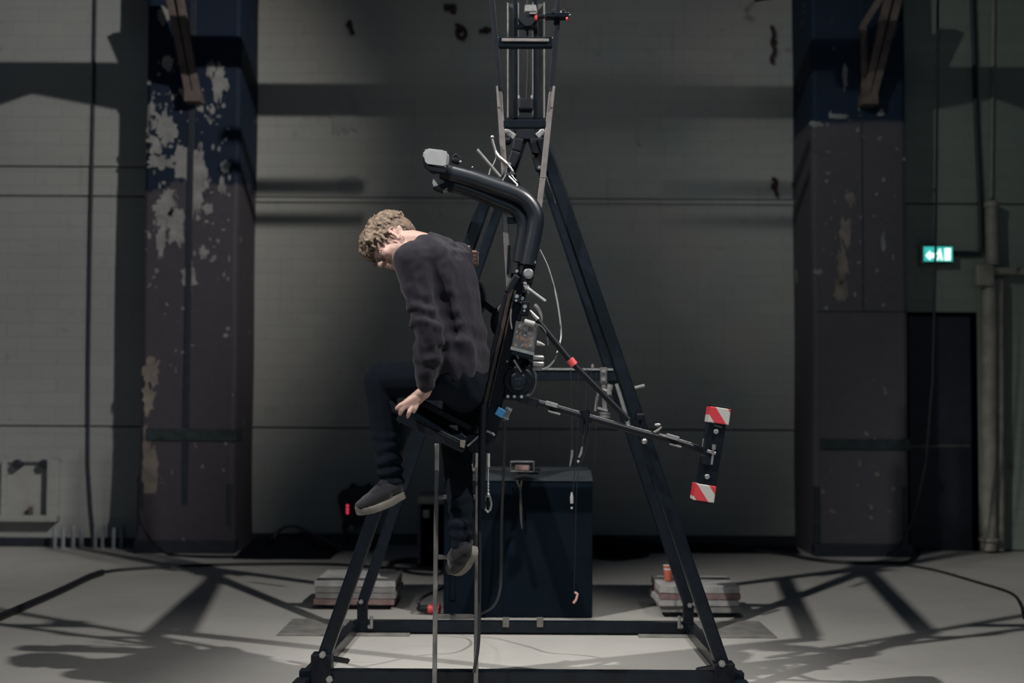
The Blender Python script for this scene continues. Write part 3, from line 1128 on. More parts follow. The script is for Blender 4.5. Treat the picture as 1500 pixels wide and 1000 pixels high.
bm = B()
tube(bm, spline([G(392, 808, 0.02), W(400, 788, 10.0), W(412, 775, 10.1), W(424, 770, 10.15), W(440, 773, 10.15), W(460, 784, 10.1), W(478, 792, 10.0), G(500, 806, 0.02)], 6), 0.014, 7)
tag(obj('cable_loop', bm, M_cable, None, True), 'black cable arching over the cloth heap', 'cable')
floor_cable([(-30, 916), (40, 886), (90, 864), (130, 845), (150, 838)], 0.022, M_cable, 'thick black cable lying across the floor far left')
floor_cable([(150, 838), (180, 834), (260, 829), (360, 826), (480, 826), (560, 831), (640, 834)], 0.011, M_cable, 'thin black cable running along the floor past the left column')
floor_cable([(560, 832), (590, 822), (622, 826), (648, 834), (640, 841), (600, 838), (570, 826), (600, 818), (650, 822)], 0.010, M_cable, 'coiled black cable on the floor left of the black box')
floor_cable([(1100, 806), (1150, 811), (1185, 818), (1230, 823), (1290, 824), (1330, 822), (1345, 808), (1352, 800)], 0.014, M_cable, 'black cable curving round the foot of the right column')
floor_cable([(1320, 826), (1370, 835), (1430, 852), (1480, 868), (1495, 885), (1500, 905)], 0.009, M_cable, 'thin black cable trailing off to the far right floor')
floor_cable([(870, 812), (905, 806), (950, 812), (905, 819), (868, 816)], 0.012, M_cable, 'flat loop of black cable right of the black box')
bm = B()
tube(bm, spline([W(203, 700, 10.2), W(205, 745, 10.2), W(212, 775, 10.15), W(228, 798, 10.1), G(250, 812, 0.012), G(300, 815, 0.012), G(350, 815, 0.012)], 6), 0.012, 7)
tag(obj('cable_loop', bm, M_cable, None, True), 'black cable sagging round the foot of the left column', 'cable')

# red connector with its lead
g = G(629, 900)
t = empty('power_connector', g, 'red power connector on the floor left of the black box', 'connector')
ax = Vector((1, -0.15, 0)).normalized()
c = g + Vector((0, 0, 0.032))
bm = B()
tube(bm, [c + ax * -0.005, c + ax * 0.03, c + ax * 0.034, c + ax * 0.06], [0.026, 0.026, 0.032, 0.032], 14)
obj('red_sleeve', bm, M_red, t, True)
bm = B()
tube(bm, [c - ax * 0.07, c - ax * 0.05, c - ax * 0.004], [0.012, 0.02, 0.024], 12)
obj('black_grip', bm, M_cable, t, True)
bm = B()
tube(bm, spline([c - ax * 0.07, W(614, 888, g.y), W(614, 880, g.y), W(624, 872, g.y + 0.1), W(646, 862, g.y + 0.25), W(652, 858, g.y + 0.3)], 6), 0.009, 8)
obj('lead', bm, M_cable, t, True)


# stacks of slabs weighting the rig
def slab_mesh(sx, sy, h, seed):
    bm = B()
    box(bm, (0, 0, h / 2), (sx, sy, h))
    bmesh.ops.subdivide_edges(bm, edges=list(bm.edges), cuts=5, use_grid_fill=True)
    for v in bm.verts:
        n = noise.noise_vector(v.co * 9 + Vector((seed, 0, 0)))
        v.co += Vector((n.x * 0.007, n.y * 0.007, n.z * 0.0025))
    return bm


def slab_stack(corner_px, sx, sy, layers, where, base_px):
    a = G(*corner_px)
    cx, cy = a.x + sx / 2, a.y + sy / 2
    z = 0.0
    bm = B()
    cbox(bm, cx - sx * 0.38, cx + sx * 0.40, cy - sy / 2 + 0.03, cy + sy / 2 - 0.03, 0, 0.03, 0.004)
    tag(obj('base_board', bm, M_black), 'black board under the concrete slabs ' + where[0], 'board', 'boards under the slab stacks')
    z = 0.03
    for i, (h, dx, dy, rz, m, lab) in enumerate(layers):
        o = obj('concrete_slab', slab_mesh(sx, sy, h - 0.004, i * 3.3 + cx), m)
        o.location = (cx + dx, cy + dy, z)
        o.rotation_euler = (0, 0, rz)
        tag(o, lab + ' ' + where[1], 'slab', 'concrete slabs stacked ' + where[0])
        z += h
    return cx, cy, z


LAY1 = [(0.036, -0.01, 0.0, 0.01, M_slabred, 'red-stained lowest concrete slab'), (0.034, 0.004, 0.0, -0.01, M_slab2, 'stained lower middle concrete slab'),
        (0.034, -0.004, 0.0, 0.008, M_slab2, 'upper middle concrete slab'), (0.036, 0.0, 0.0, -0.004, M_slab, 'pale topmost concrete slab')]
slab_stack((461, 893), 0.465, 0.50, LAY1, ("behind the rig's left foot", 'of the stack at the left foot'), None)
LAY2 = [(0.038, 0.012, 0.01, -0.02, M_slab2, 'lowest concrete slab'), (0.036, -0.008, 0.0, 0.015, M_slab, 'lower middle concrete slab'),
        (0.036, 0.004, 0.0, -0.008, M_slabred, 'red-stained upper middle concrete slab'), (0.040, 0.0, 0.0, 0.004, M_slab, 'pale topmost concrete slab carrying the cup,')]
cx2, cy2, zt2 = slab_stack((967, 905), 0.45, 0.46, LAY2, ("behind the rig's right foot", 'of the stack at the right foot'), None)
p = G(979, 850, zt2 + 0.001)
t = empty('paper_cup', p, 'orange paper cup on the right slab stack', 'cup')
bm = B()
tube(bm, [p, p + Vector((0, 0, 0.088))], [0.021, 0.029], 18)
obj('wall', bm, M_cup, t, True)
bm = B()
q = p + Vector((0, 0, 0.088))
tube(bm, [q + Vector((0.0295 * math.cos(k * math.pi / 9), 0.0295 * math.sin(k * math.pi / 9), 0)) for k in range(18)], 0.0022, 6, closed=True)
obj('rim', bm, M_cupw, t, True)
bm = B()
disc(bm, q - Vector((0, 0, 0.012)), (0, 0, 1), 0.0275, 0.026, 18)
obj('lining', bm, M_cupw, t, True)

# ------------------------------------------------------------------ steel A-frame rig
YFp, YRp = 5.49, 6.81          # front and rear A planes
rig = empty('steel_rig', G(764, 955), 'dark steel A-frame rig on a rectangular floor frame', 'frame')
TW = 0.056


def leg(pa, pb, Y, name='leg'):
    bm = B()
    bar(bm, W(*pa, Y), W(*pb, Y), TW, TW, (0, 1, 0), 0.007)
    return obj(name, bm, M_dark, rig)


def bolts(bm, pts, axis=(0, 1, 0), r=0.011, h=0.014):
    for p in pts:
        tube(bm, [Vector(p) - Vector(axis) * h, Vector(p) + Vector(axis) * 0.002], r, 6)
        tube(bm, [Vector(p) - Vector(axis) * (h + 0.006), Vector(p) - Vector(axis) * h], r * 0.5, 6)


fl = leg((470, 975), (716, 279), YFp)
fr = leg((1062, 984), (793, 204), YFp)
rl = leg((532, 880), (764.5, 204), YRp)
rr = leg((1008, 884), (780.5, 204), YRp)
# base frame
zf = 0.065
xl_f, xr_f = G(450, 1004).x, G(1075, 1004).x
xl_r, xr_r = W(518, 915, YRp).x, W(1012, 915, YRp).x
bh = TW
bm = B()
bar(bm, (xl_r, YRp, W(760, 917, YRp).z), (xr_r, YRp, W(760, 917, YRp).z), TW, 0.06, (0, 1, 0), 0.003)
obj('base_beam', bm, M_dark, rig)
bm = B()
bar(bm, (xl_f - 0.02, YFp, 0.05), (xr_f + 0.02, YFp, 0.05), 0.065, 0.065, (0, 1, 0), 0.003)
obj('base_beam', bm, M_dark, rig)
for a, b in ((xl_f, xl_r), (xr_f, xr_r)):
    bm = B()
    bar(bm, (a, YFp + 0.035, 0.03), (b, YRp + 0.06, 0.03), 0.055, 0.055, (0, 0, 1), 0.003)
    obj('side_beam', bm, M_dark, rig)
    bm = B()   # outriggers beyond the front corner
    bar(bm, (a, YFp - 0.035, 0.03), (a + (a - b) * 0.35, YFp - 0.45, 0.03), 0.055, 0.055, (0, 0, 1), 0.003)
    obj('side_beam', bm, M_dark, rig)
# corner uprights, gussets and bolts
for (px, py0, py1, Y) in ((531, 880, 928, YRp), (1008, 885, 928, YRp)):
    bm = B()
    p0, p1 = W(px, py0, Y), W(px, py1, Y)
    p1.z = 0.02
    bar(bm, p0, p1, 0.052, 0.05, (0, 1, 0), 0.003)
    st = obj('foot_bracket', bm, M_black, rig)
    bm = B()
    s = 1 if px < 700 else -1
    bolts(bm, [W(px - 2 * s, py0 + 1, Y - 0.032), W(px + 11 * s, 917, Y - 0.036)], r=0.012)
    tube(bm, [W(px + 13 * s, 920, Y - 0.05), W(px + 13 * s, 902, Y - 0.05)], 0.009, 7)
    obj('bolt', bm, M_silver, st, True)
for (px, py, s) in ((474, 962, 1), (1058, 975, -1)):
    bm = B()
    p = W(px, py, YFp - 0.034)
    box(bm, (p.x - 0.01 * s, YFp, (p.z + 0.0) / 2), (0.085, 0.085, max(0.05, p.z + 0.02)), None, 0.004)
    st = obj('foot_bracket', bm, M_black, rig)
    bm = B()
    bolts(bm, [W(px - 1, py - 4, YFp - 0.046), W(px + 9 * s, py + 32, YFp - 0.046)], r=0.014, h=0.018)
    obj('bolt', bm, M_silver, st, True)
    bm = B()
    bar(bm, W(px, py, YFp - 0.02), W(px + 36 * s, py + 6, YFp + 0.15), 0.02, 0.012)
    obj('tie_plate', bm, M_dark, st)
# pale clips on the rear base beam
for px in (741, 791):
    bm = B()
    c = W(px, 911, YRp - 0.03)
    box(bm, c, (0.034, 0.022, 0.05), None, 0.003)
    obj('clip', bm, M_metal_dim, rig)
# rear crossbar
zc = W(760, 547, YRp).z
bm = B()
bar(bm, W(648, 547, YRp - 0.03), W(905, 549, YRp - 0.03), 0.062, 0.05, (0, 1, 0), 0.003)
cbm = obj('crossbar', bm, M_dark, rig)
bm = B()
bar(bm, W(648, 539, YRp - 0.058), W(900, 541, YRp - 0.058), 0.010, 0.012)
obj('top_edge', bm, M_alloy, cbm)
bm = B()
box(bm, W(884, 550, YRp - 0.06), (0.035, 0.02, 0.085), None, 0.003)
bk = obj('bracket', bm, M_metal_dim, rig)
bm = B()
bolts(bm, [W(884, 544, YRp - 0.072), W(884, 556, YRp - 0.072)], r=0.011)
bolts(bm, [W(868, 538, YRp - 0.06)], (0, 0, -1), r=0.008)
obj('bolt', bm, M_silver, bk, True)
# ridge beam joining both A tops
ra, rb = W(766, 196, YRp), W(771, 225, YFp)
bm = B()
bar(bm, W(714, 283, YFp + 0.03), W(735, 287, YRp - 0.03), 0.05, 0.05, (0, 0, 1), 0.003)
obj('ridge_beam', bm, M_dark, rig)
bm = B()
bar(bm, W(797, 216, YFp + 0.03), W(785, 216, YRp - 0.03), 0.05, 0.05, (0, 0, 1), 0.003)
obj('ridge_beam', bm, M_dark, rig)
# black apex: head plate and dark leg tops
bm = B()
q = [(753, 205), (756, 193), (764, 188), (778, 188), (786, 193), (789, 205), (782, 210), (780, 203), (762, 203), (759, 210)]
prism(bm, [W(a, b, YRp - 0.05) for a, b in q], (0, 0.09, 0))
obj('apex_plate', bm, M_black, rig)
for pts in (((760, 203), (756, 222), (748, 245)), ((783, 203), (786, 226), (792, 250))):
    bm = B()
    for i in range(2):
        bar(bm, W(*pts[i], YRp - 0.045), W(*pts[i + 1], YRp - 0.045), 0.052, 0.04, (0, 1, 0), 0.008)
    sl = obj('leg_sleeve', bm, M_black, rig)
    bm = B()
    bolts(bm, [W(pts[2][0] - 2, pts[2][1] - 4, YRp - 0.07)], r=0.010)
    obj('bolt', bm, M_silver, sl, True)
for s, pts in ((-1, ((739, 191), (754, 201))), (1, ((797, 191), (787, 200)))):
    bm = B()
    bar(bm, W(*pts[0], YRp - 0.05), W(*pts[1], YRp - 0.05), 0.03, 0.02, (0, 1, 0), 0.003)
    bk = obj('apex_bracket', bm, M_alloy, rig)
    bm = B()
    bolts(bm, [W(pts[0][0] + 3, pts[0][1] + 2, YRp - 0.065)], r=0.012)
    obj('bolt', bm, M_silver, bk, True)
    bm = B()
    ball(bm, W(743 if s < 0 else 793, 206, YRp - 0.04), (0.025, 0.03, 0.025))
    obj('pad', bm, M_black, bk, True)
# tower above the apex
for px in (755, 784):
    bm = B()
    bar(bm, W(px, 195, YRp), W(px, -60, YRp), 0.024, 0.05, (0, 1, 0), 0.002)
    obj('tower_post', bm, M_dark, rig)
for px, wd in ((748.5, 5.5), (791.5, 6.5)):
    bm = B()
    bar(bm, W(px, 176, YRp + 0.02), W(px, 6, YRp + 0.02), wd / 279 * 1.05, 0.012, (0, 1, 0))
    pl = obj('channel_plate', bm, M_metal_dim, rig)
    bm = B()
    e = 743.8 if px < 760 else 797
    bar(bm, W(e, 176, YRp), W(e, 6, YRp), 0.006, 0.05, (0, 1, 0))
    obj('channel_lip', bm, M_alloy, pl)
for px in (759.3, 780.4):
    bm = B()
    bar(bm, W(px, 170, YRp - 0.03), W(px, 4, YRp - 0.03), 0.004, 0.01, (0, 1, 0))
    obj('edge_strip', bm, M_alloy, rig)
bm = B()
bar(bm, W(741, 178, YRp), W(800, 178, YRp), 0.03, 0.05, (0, 1, 0))
obj('tower_foot_bar', bm, M_dark, rig)
bm = B()
cc = W(770, 154, YRp - 0.04)
box(bm, cc, (0.078, 0.08, 0.066), None, 0.010)
mb = obj('motor_block', bm, M_black, rig)
bm = B()
for px in (760, 779):
    tube(bm, [W(px, 144, YRp - 0.05), W(px, 140, YRp - 0.05)], 0.006, 6)
obj('bolt', bm, M_silver, mb, True)
bm = B()
tube(bm, [W(771, 145, YRp - 0.03), W(773, 90, YRp - 0.03), W(772, -30, YRp - 0.03)], 0.006, 6)
obj('drive_cable', bm, M_cable, rig, True)
# winch head near the top of the picture
bm = B()
q = [(759, 27), (763, 22), (770, 16), (785, 16), (789, 22), (786, 28), (778, 37), (770, 38), (764, 33)]
prism(bm, [W(a, b, YRp - 0.10) for a, b in q], (0, 0.09, 0))
wh = obj('winch_body', bm, M_black, rig)
bm = B()
prism(bm, [W(a, b, YRp - 0.09) for a, b in [(769, 7), (785, 7), (787, 18), (768, 20)]], (0, 0.07, 0))
obj('winch_cap', bm, M_alloy, wh)
bm = B()
bar(bm, W(776, 19.5, YRp - 0.11), W(786, 19.5, YRp - 0.11), 0.008, 0.012)
obj('label_strip', bm, M_silver, wh)
bm = B()
bar(bm, W(758, 39.5, YRp - 0.06), W(781, 39.5, YRp - 0.06), 0.014, 0.05)
obj('winch_plate', bm, M_dark, wh)
bm = B()
tube(bm, [W(785, 25, YRp - 0.09), W(795, 24, YRp - 0.09), W(806, 26, YRp - 0.09)], 0.012, 8)
sh = obj('winch_shaft', bm, M_black, wh, True)
bm = B()
tube(bm, [W(783, 26, YRp - 0.09), W(787, 26, YRp - 0.09)], 0.017, 8)
tube(bm, [W(798.5, 26, YRp - 0.09), W(801, 26, YRp - 0.09)], 0.014, 8)
obj('red_collar', bm, M_red, wh, True)


# hoist hardware hanging at the right leg, below the crossbar
t = empty('hoist_fitting', W(890, 605, YRp - 0.12), 'pale metal hoist fitting hanging below the rear crossbar', 'fitting')
Yh = YRp - 0.06
bm = B()
bar(bm, W(884, 556, Yh), W(886, 604, Yh), 0.022, 0.012)
obj('hanger', bm, M_metal_dim, t)
bm = B()
tube(bm, spline([W(872, 602, Yh - 0.02), W(874, 586, Yh - 0.02), W(877, 574, Yh - 0.02), W(884, 571, Yh - 0.02), W(893, 575, Yh - 0.02)], 5), 0.007, 7)
obj('hook', bm, M_alloy, t, True)
bm = B()
tube(bm, [W(894, 563, Yh - 0.02), W(892, 578, Yh - 0.02)], 0.016, 8)
obj('pin', bm, M_silver, t, True)
bm = B()
bar(bm, W(875, 597, Yh - 0.02), W(890, 601, Yh - 0.02), 0.012, 0.02)
for k in range(3):
    disc(bm, W(886, 605 + 2.6 * k, Yh - 0.02), (0.1, 0, 1), 0.03 - 0.004 * (k % 2), 0.007, 12)
obj('washer_stack', bm, M_silver, t, True)
# ratchet cable along the right rear leg
bm = B()
tube(bm, spline([W(903, 562, Yh - 0.05), W(910, 585, Yh - 0.05), W(915, 602, Yh - 0.05), W(921, 625, Yh - 0.05)], 4), 0.010, 6)
tube(bm, spline([W(801, 255, YRp - 0.2), W(806, 268, YRp - 0.2), W(812, 283, YRp - 0.2), W(816, 297, YRp - 0.2)], 4), 0.009, 6)
obj('turnbuckle', bm, M_alloy, rig, True)
bm = B()
box(bm, W(938, 610, YFp - 0.05), (0.035, 0.04, 0.03), None, 0.008)
nb = obj('leg_clamp', bm, M_black, rig)
bm = B()
ball(bm, W(944, 646, YFp - 0.05), 0.013)
obj('knob', bm, M_silver, nb, True)
bm = B()
tube(bm, [W(918, 570, YFp - 0.01), W(930, 568, YFp - 0.02)], 0.004, 6)
tube(bm, [W(930, 568, YFp - 0.02), W(944, 564.5, YFp - 0.02)], 0.007, 7)
obj('lever_pin', bm, M_alloy, nb, True)
bm = B()
tube(bm, [W(936, 600, YFp - 0.03), W(940, 645, YFp - 0.035), W(958, 690, YFp - 0.035), W(952, 683, YFp - 0.035)], 0.005, 6)
obj('strap', bm, M_black, nb, True)

# ------------------------------------------------------------------ the swinging machine
YM = 5.31
S = F / YM
mach = empty('balance_machine', W(712, 660, YM), 'black tilting ride-on machine with bent tubes, hub and counterweight arm', 'machine')


def P(px, py, dy=0.0):
    return W(px, py, YM + dy)


# tapering suspension rails
rail_l = [((707, -150), (733, 136), M_railblk), ((731, 128), (741, 290), M_rail), ((738, 288), (746, 422), M_rail)]
rail_r = [((831, -150), (807, 136), M_railblk), ((809, 128), (795, 262), M_rail), ((795, 262), (776, 410), M_rail)]
for segs, nm in ((rail_l, 'l'), (rail_r, 'r')):
    for (a, b, m) in segs:
        bm = B()
        bar(bm, P(*a, 0.06), P(*b, 0.06), 0.0245, 0.03, (0, 1, 0), 0.003)
        obj('rail', bm, m, mach)
for x0, y0, x1, y1 in ((728, 127, 731, 158), (811, 127, 808, 158)):
    bm = B()
    bar(bm, P(x0, y0, 0.05), P(x1, y1, 0.05), 0.008, 0.034, (0, 1, 0))
    obj('rail_strap', bm, M_rail, mach)
bm = B()
bar(bm, P(746, 360, 0.055), P(744, 402, 0.055), 0.012, 0.035, (0, 1, 0))
obj('rail_wrap', bm, M_railblk, mach)
for (a, b, h, m) in (((729, 63), (810, 63), 0.044, M_dark), ((737, 182), (800, 182), 0.034, M_dark), ((742, 323), (790, 323), 0.026, M_dark)):
    bm = B()
    bar(bm, P(*a, 0.06), P(*b, 0.06), h, 0.032, (0, 1, 0), 0.004)
    rg = obj('rung', bm, m, mach)
    if a[1] < 100:
        bm = B()
        bar(bm, P(735, 58.5, 0.04), P(804, 59, 0.04), 0.013, 0.006, (0, 1, 0), 0.002)
        obj('worn_strip', bm, M_rail, rg)
bm = B()
box(bm, P(816, 24, 0.05), (0.10, 0.05, 0.022), None, 0.004)
ac = obj('rail_clamp', bm, M_dark, mach)
bm = B()
box(bm, P(810, 19, 0.04), (0.016, 0.03, 0.024), None, 0.003)
box(bm, P(825, 18.5, 0.04), (0.016, 0.03, 0.022), None, 0.003)
obj('clamp_block', bm, M_black, ac)
bm = B()
tube(bm, [P(822, 21, 0.03), P(822, 16, 0.03)], 0.005, 6)
tube(bm, [P(828.5, 22, 0.03), P(828.5, 18, 0.03)], 0.005, 6)
tube(bm, [P(832, 23, 0.03), P(836, 22, 0.03)], 0.004, 6)
obj('clamp_bolt', bm, M_silver, ac, True)
bm = B()
tube(bm, [P(829, 28, 0.03), P(832, 27.6, 0.03)], 0.008, 8)
obj('red_cap', bm, M_red, ac, True)

# bent padded tubes
up = [(651, 251), (690, 261.5), (730, 275), (752, 282.5), (768, 291), (779, 303), (785, 318), (783, 338), (778, 362), (773, 388)]
lo = [(656, 268), (690, 279), (728, 294.5), (750, 303.5), (763, 314), (768, 328), (767, 345), (764, 364), (761, 384)]
for pts, dy, r in ((up, -0.03, 0.034), (lo, 0.008, 0.031)):
    bm = B()
    tube(bm, spline([P(a, b, dy) for a, b in pts], 5), r, 18)
    tt = obj('padded_tube', bm, M_gloss, mach, True)
    for k, (a, b) in enumerate(((pts[0], pts[1]),)):
        p0, p1 = P(*a, dy), P(*b, dy)
        d = (p1 - p0).normalized()
        bm = B()
        tube(bm, [p0 - d * 0.012, p0 + d * 0.03], r * 1.06, 18)
        obj('end_ring', bm, M_black, tt, True)
bm = B()   # moulding along the top of the upper tube
tube(bm, spline([P(a + 3.2, b - 10.6, -0.02) for a, b in up[1:7]], 5), 0.006, 8)
obj('top_edge', bm, M_gloss, mach, True)


def cap_block(c, ang, sz, dy, m, label=None):
    bm = B()
    q = [(-0.5, -0.36), (-0.38, -0.5), (0.30, -0.5), (0.46, -0.42), (0.5, -0.1), (0.5, 0.38), (0.36, 0.5), (-0.30, 0.5), (-0.44, 0.36), (-0.5, 0.1)]
    ca, sa = math.cos(ang), math.sin(ang)
    pts = []
    for a, b in q:
        x, y = a * sz[0], b * sz[1]
        pts.append(P(c[0] + x * ca - y * sa, c[1] + x * sa + y * ca, dy))
    prism(bm, pts, (0, 0.075, 0))
    es = [e for e in bm.edges]
    bmesh.ops.bevel(bm, geom=es, offset=0.008, segments=2, affect='EDGES')
    return obj('end_block', bm, m, mach, True)


cap_block((638, 231), 0.12, (38, 26), -0.075, M_greycap)
cap_block((647, 265), 0.30, (27, 25), -0.02, M_greycap)
bm = B()
q = [(619, 228), (630, 241), (655, 247), (652, 253), (630, 249), (620, 240)]
prism(bm, [P(a, b, -0.07) for a, b in q], (0, 0.08, 0))
obj('block_sleeve', bm, M_black, mach)
bm = B()
q = [(634, 274), (646, 279), (659, 272), (661, 256), (654, 252), (650, 268)]
prism(bm, [P(a, b, -0.027) for a, b in q], (0, 0.08, 0))
obj('block_sleeve', bm, M_black, mach)
# clamp and levers on the tubes
bm = B()
tube(bm, [P(663, 236, -0.03), P(664, 230, -0.03), P(668, 226, -0.03), P(674, 232, -0.03), P(675, 238, -0.03)], 0.006, 7)
box(bm, P(668, 236, -0.02), (0.03, 0.035, 0.02), Euler((0, 0.25, 0)), 0.004)
cl_ = obj('buckle', bm, M_black, mach, True)
bm = B()
ball(bm, P(674.5, 237, -0.04), 0.006)
ball(bm, P(692, 245, -0.04), 0.0045)
obj('stud', bm, M_silver, cl_, True)
bm = B()
tube(bm, [P(699, 219, 0.0), P(733, 259, 0.0)], 0.0062, 8)
obj('rod', bm, M_alloy, mach, True)
bm = B()
tube(bm, spline([P(721, 204, 0.02), P(724, 215, 0.02), P(729, 228, 0.02), P(738, 236, 0.02), P(748, 246, 0.02), P(755, 260, 0.02)], 5), [0.009 if 8 < k < 18 else 0.0055 for k in range(26)], 8)
lv = obj('lever', bm, M_silver, mach, True)
bm = B()
ball(bm, P(721, 201, 0.02), 0.0085)
obj('lever_ball', bm, M_silver, lv, True)
bm = B()
tube(bm, spline([P(728, 228, 0.02), P(723, 240, 0.02), P(719, 246, 0.02), P(716, 256, 0.02)], 4), 0.0025, 6)
obj('thin_wire', bm, M_white, mach, True)
bm = B()
for a, b, r in ((742, 258, 0.018), (750, 257, 0.02), (747, 264, 0.022), (756, 268, 0.016)):
    ball(bm, P(a, b, 0.0), (r, r * 1.2, r * 0.9))
bar(bm, P(738, 262, 0), P(758, 271, 0), 0.022, 0.05)
kn = obj('lever_knuckle', bm, M_black, mach, True)
bm = B()
tube(bm, [P(736, 265, -0.04), P(741, 256, -0.04)], 0.003, 6)
tube(bm, [P(745, 258, -0.04), P(758, 271, -0.04)], 0.004, 6)
tube(bm, [P(749, 256, -0.04), P(756, 265, -0.04)], 0.003, 6)
obj('knuckle_pin', bm, M_alloy, kn, True)
bm = B()
ball(bm, P(757.5, 272.5, -0.045), 0.006)
obj('bolt', bm, M_silver, kn, True)

# knuckle under the tubes
bm = B()
bar(bm, P(777, 372, 0.0), P(768, 418, 0.0), 0.062, 0.08, (0, 1, 0), 0.010)
kb = obj('upper_joint', bm, M_black, mach)
bm = B()
disc(bm, P(774, 401, -0.045), (0, 1, 0), 0.021, 0.03, 16, 0.005)
disc(bm, P(774, 401, -0.058), (0, 1, 0), 0.011, 0.016, 6)
for a, b in ((768, 385), (783, 384), (757, 397), (754, 407)):
    disc(bm, P(a, b, -0.045), (0, 1, 0), 0.0065, 0.014, 8)
obj('bolt', bm, M_silver, kb, True)
bm = B()
bar(bm, P(772, 345, 0.02), P(758, 400, 0.02), 0.017, 0.05, (0, 1, 0), 0.003)
obj('side_flat', bm, M_black, mach)

# spine: two parallel bars
bm = B()
bar(bm, P(766, 405, 0.0), P(723, 602, 0.0), 0.058, 0.075, (0, 1, 0), 0.005)
obj('spine_bar', bm, M_black, mach)
for a, b, c, d, wdt, m in ((749, 424, 709, 598, 0.017, M_brown), (741, 430, 703, 600, 0.016, M_black), (755, 426, 716, 596, 0.008, M_brown)):
    bm = B()
    bar(bm, P(a, b, -0.03), P(c, d, -0.03), wdt, 0.05, (0, 1, 0), 0.003)
    obj('guide_bar', bm, m, mach)
bm = B()
bar(bm, P(758, 404, -0.03), P(743, 430, -0.03), 0.03, 0.05, (0, 1, 0), 0.006)
obj('guide_head', bm, M_black, mach)
bm = B()   # pads behind the spine
q = spline([P(735, 448, 0.0), P(729, 462, 0.0), P(727, 478, 0.0), P(730, 492, 0.0)], 4)
tube(bm, q, [0.012, 0.016, 0.02, 0.022, 0.024, 0.025, 0.026, 0.025, 0.024, 0.022, 0.019, 0.015, 0.012][:len(q)], 10)
obj('side_pad', bm, M_black, mach, True)
# back pad behind the rider
bm = B()
ball(bm, P(699, 438, 0.20), (0.040, 0.08, 0.078), 20, 14)
bp_ = obj('back_pad', bm, M_gloss, mach, True)
bm = B()
bar(bm, P(703, 440, 0.2), P(741, 470, 0.04), 0.025, 0.03)
obj('pad_bracket', bm, M_black, bp_)

# blocks along the spine
for (a, b, wx, hz, rot, dy, m) in ((757, 437, 0.035, 0.035, 0.22, -0.05, M_dark), (769, 452, 0.034, 0.06, 0.1, -0.05, M_black), (765, 440, 0.02, 0.07, 0.2, -0.02, M_dark)):
    bm = B()
    box(bm, P(a, b, dy), (wx, 0.035, hz), Euler((0, rot, 0)), 0.004)
    bb = obj('mount_block', bm, m, mach)
    bm = B()
    disc(bm, P(a, b - 3, dy - 0.022), (0, 1, 0), 0.008, 0.014, 10)
    disc(bm, P(a - 1, b + 3, dy - 0.022), (0, 1, 0), 0.005, 0.012, 8)
    obj('bolt', bm, M_silver, bb, True)

# clear electronics box
def clear_mat():
    m, nt, p = _nodes('clear_scratched_plastic')
    p.inputs['Base Color'].default_value = (0.8, 0.82, 0.84, 1)
    p.inputs['Roughness'].default_value = 0.25
    p.inputs['Transmission Weight'].default_value = 0.95
    p.inputs['IOR'].default_value = 1.2
    return m


def board_mat():
    m, nt, p = _nodes('mottled_wiring_board')
    tc = N(nt, 'ShaderNodeTexCoord')
    vo = N(nt, 'ShaderNodeTexVoronoi')
    vo.inputs['Scale'].default_value = 95
    nt.links.new(tc.outputs['Object'], vo.inputs['Vector'])
    r = N(nt, 'ShaderNodeValToRGB')
    r.color_ramp.interpolation = 'CONSTANT'
    cols = [(0.0, (0.03, 0.03, 0.03)), (0.3, (0.16, 0.06, 0.03)), (0.45, (0.30, 0.29, 0.28)), (0.6, (0.05, 0.07, 0.07)), (0.72, (0.28, 0.15, 0.06)), (0.85, (0.12, 0.10, 0.09))]
    el = r.color_ramp.elements
    el[0].position, el[0].color = 0.0, cols[0][1] + (1,)
    el[1].position, el[1].color = cols[1][0], cols[1][1] + (1,)
    for pos, c in cols[2:]:
        e = el.new(pos)
        e.color = c + (1,)
    sep = N(nt, 'ShaderNodeSeparateColor')
    nt.links.new(vo.outputs['Color'], sep.inputs[0])
    nt.links.new(sep.outputs[0], r.inputs[0])
    nt.links.new(r.outputs[0], p.inputs['Base Color'])
    p.inputs['Roughness'].default_value = 0.4
    return m


M_clear = clear_mat()
q = [(756, 470), (788, 477), (782, 517), (749, 510)]
bm = B()
prism(bm, [P(a, b, -0.115) for a, b in q], (0, 0.075, 0))
eb = obj('electronics_box', bm, M_clear, mach)
bm = B()
prism(bm, [P(a, b, -0.10) for a, b in [(758, 474), (785, 480), (780, 513), (752, 507)]], (0, 0.05, 0))
obj('wiring_board', bm, board_mat(), eb)
rnd = random.Random(4)
M_cop = mat('copper_orange_part', (0.36, 0.16, 0.06), 0.4, 0.3, 0.3, 40)
for k in range(16):
    u, v = rnd.random(), rnd.random()
    a = 759 + 23 * u - 4 * v
    b = 476 + 6 * u + 29 * v
    bm = B()
    box(bm, P(a, b, -0.104), (rnd.uniform(0.006, 0.014), 0.012, rnd.uniform(0.005, 0.012)), Euler((0, rnd.uniform(-0.5, 0.8), 0)), 0.001)
    obj('component', bm, (M_cop, M_alloy, M_black, M_silver, M_cop)[k % 5], eb)
bm = B()
bar(bm, P(748, 510, -0.10), P(782, 519, -0.10), 0.012, 0.09)
obj('box_base', bm, M_alloy, eb)
bm = B()
bar(bm, P(750, 515, -0.09), P(781, 523, -0.09), 0.02, 0.07)
obj('rib_block', bm, M_dark, eb)
bm = B()
tube(bm, [P(768, 471, -0.12), P(783, 475, -0.12)], 0.012, 12)
obj('white_cylinder', bm, M_white, eb, True)
bm = B()
tube(bm, [P(786, 502, -0.10), P(791, 503, -0.10), P(798, 505.5, -0.10)], [0.010, 0.008, 0.003], 9)
obj('white_plug', bm, M_white, mach, True)
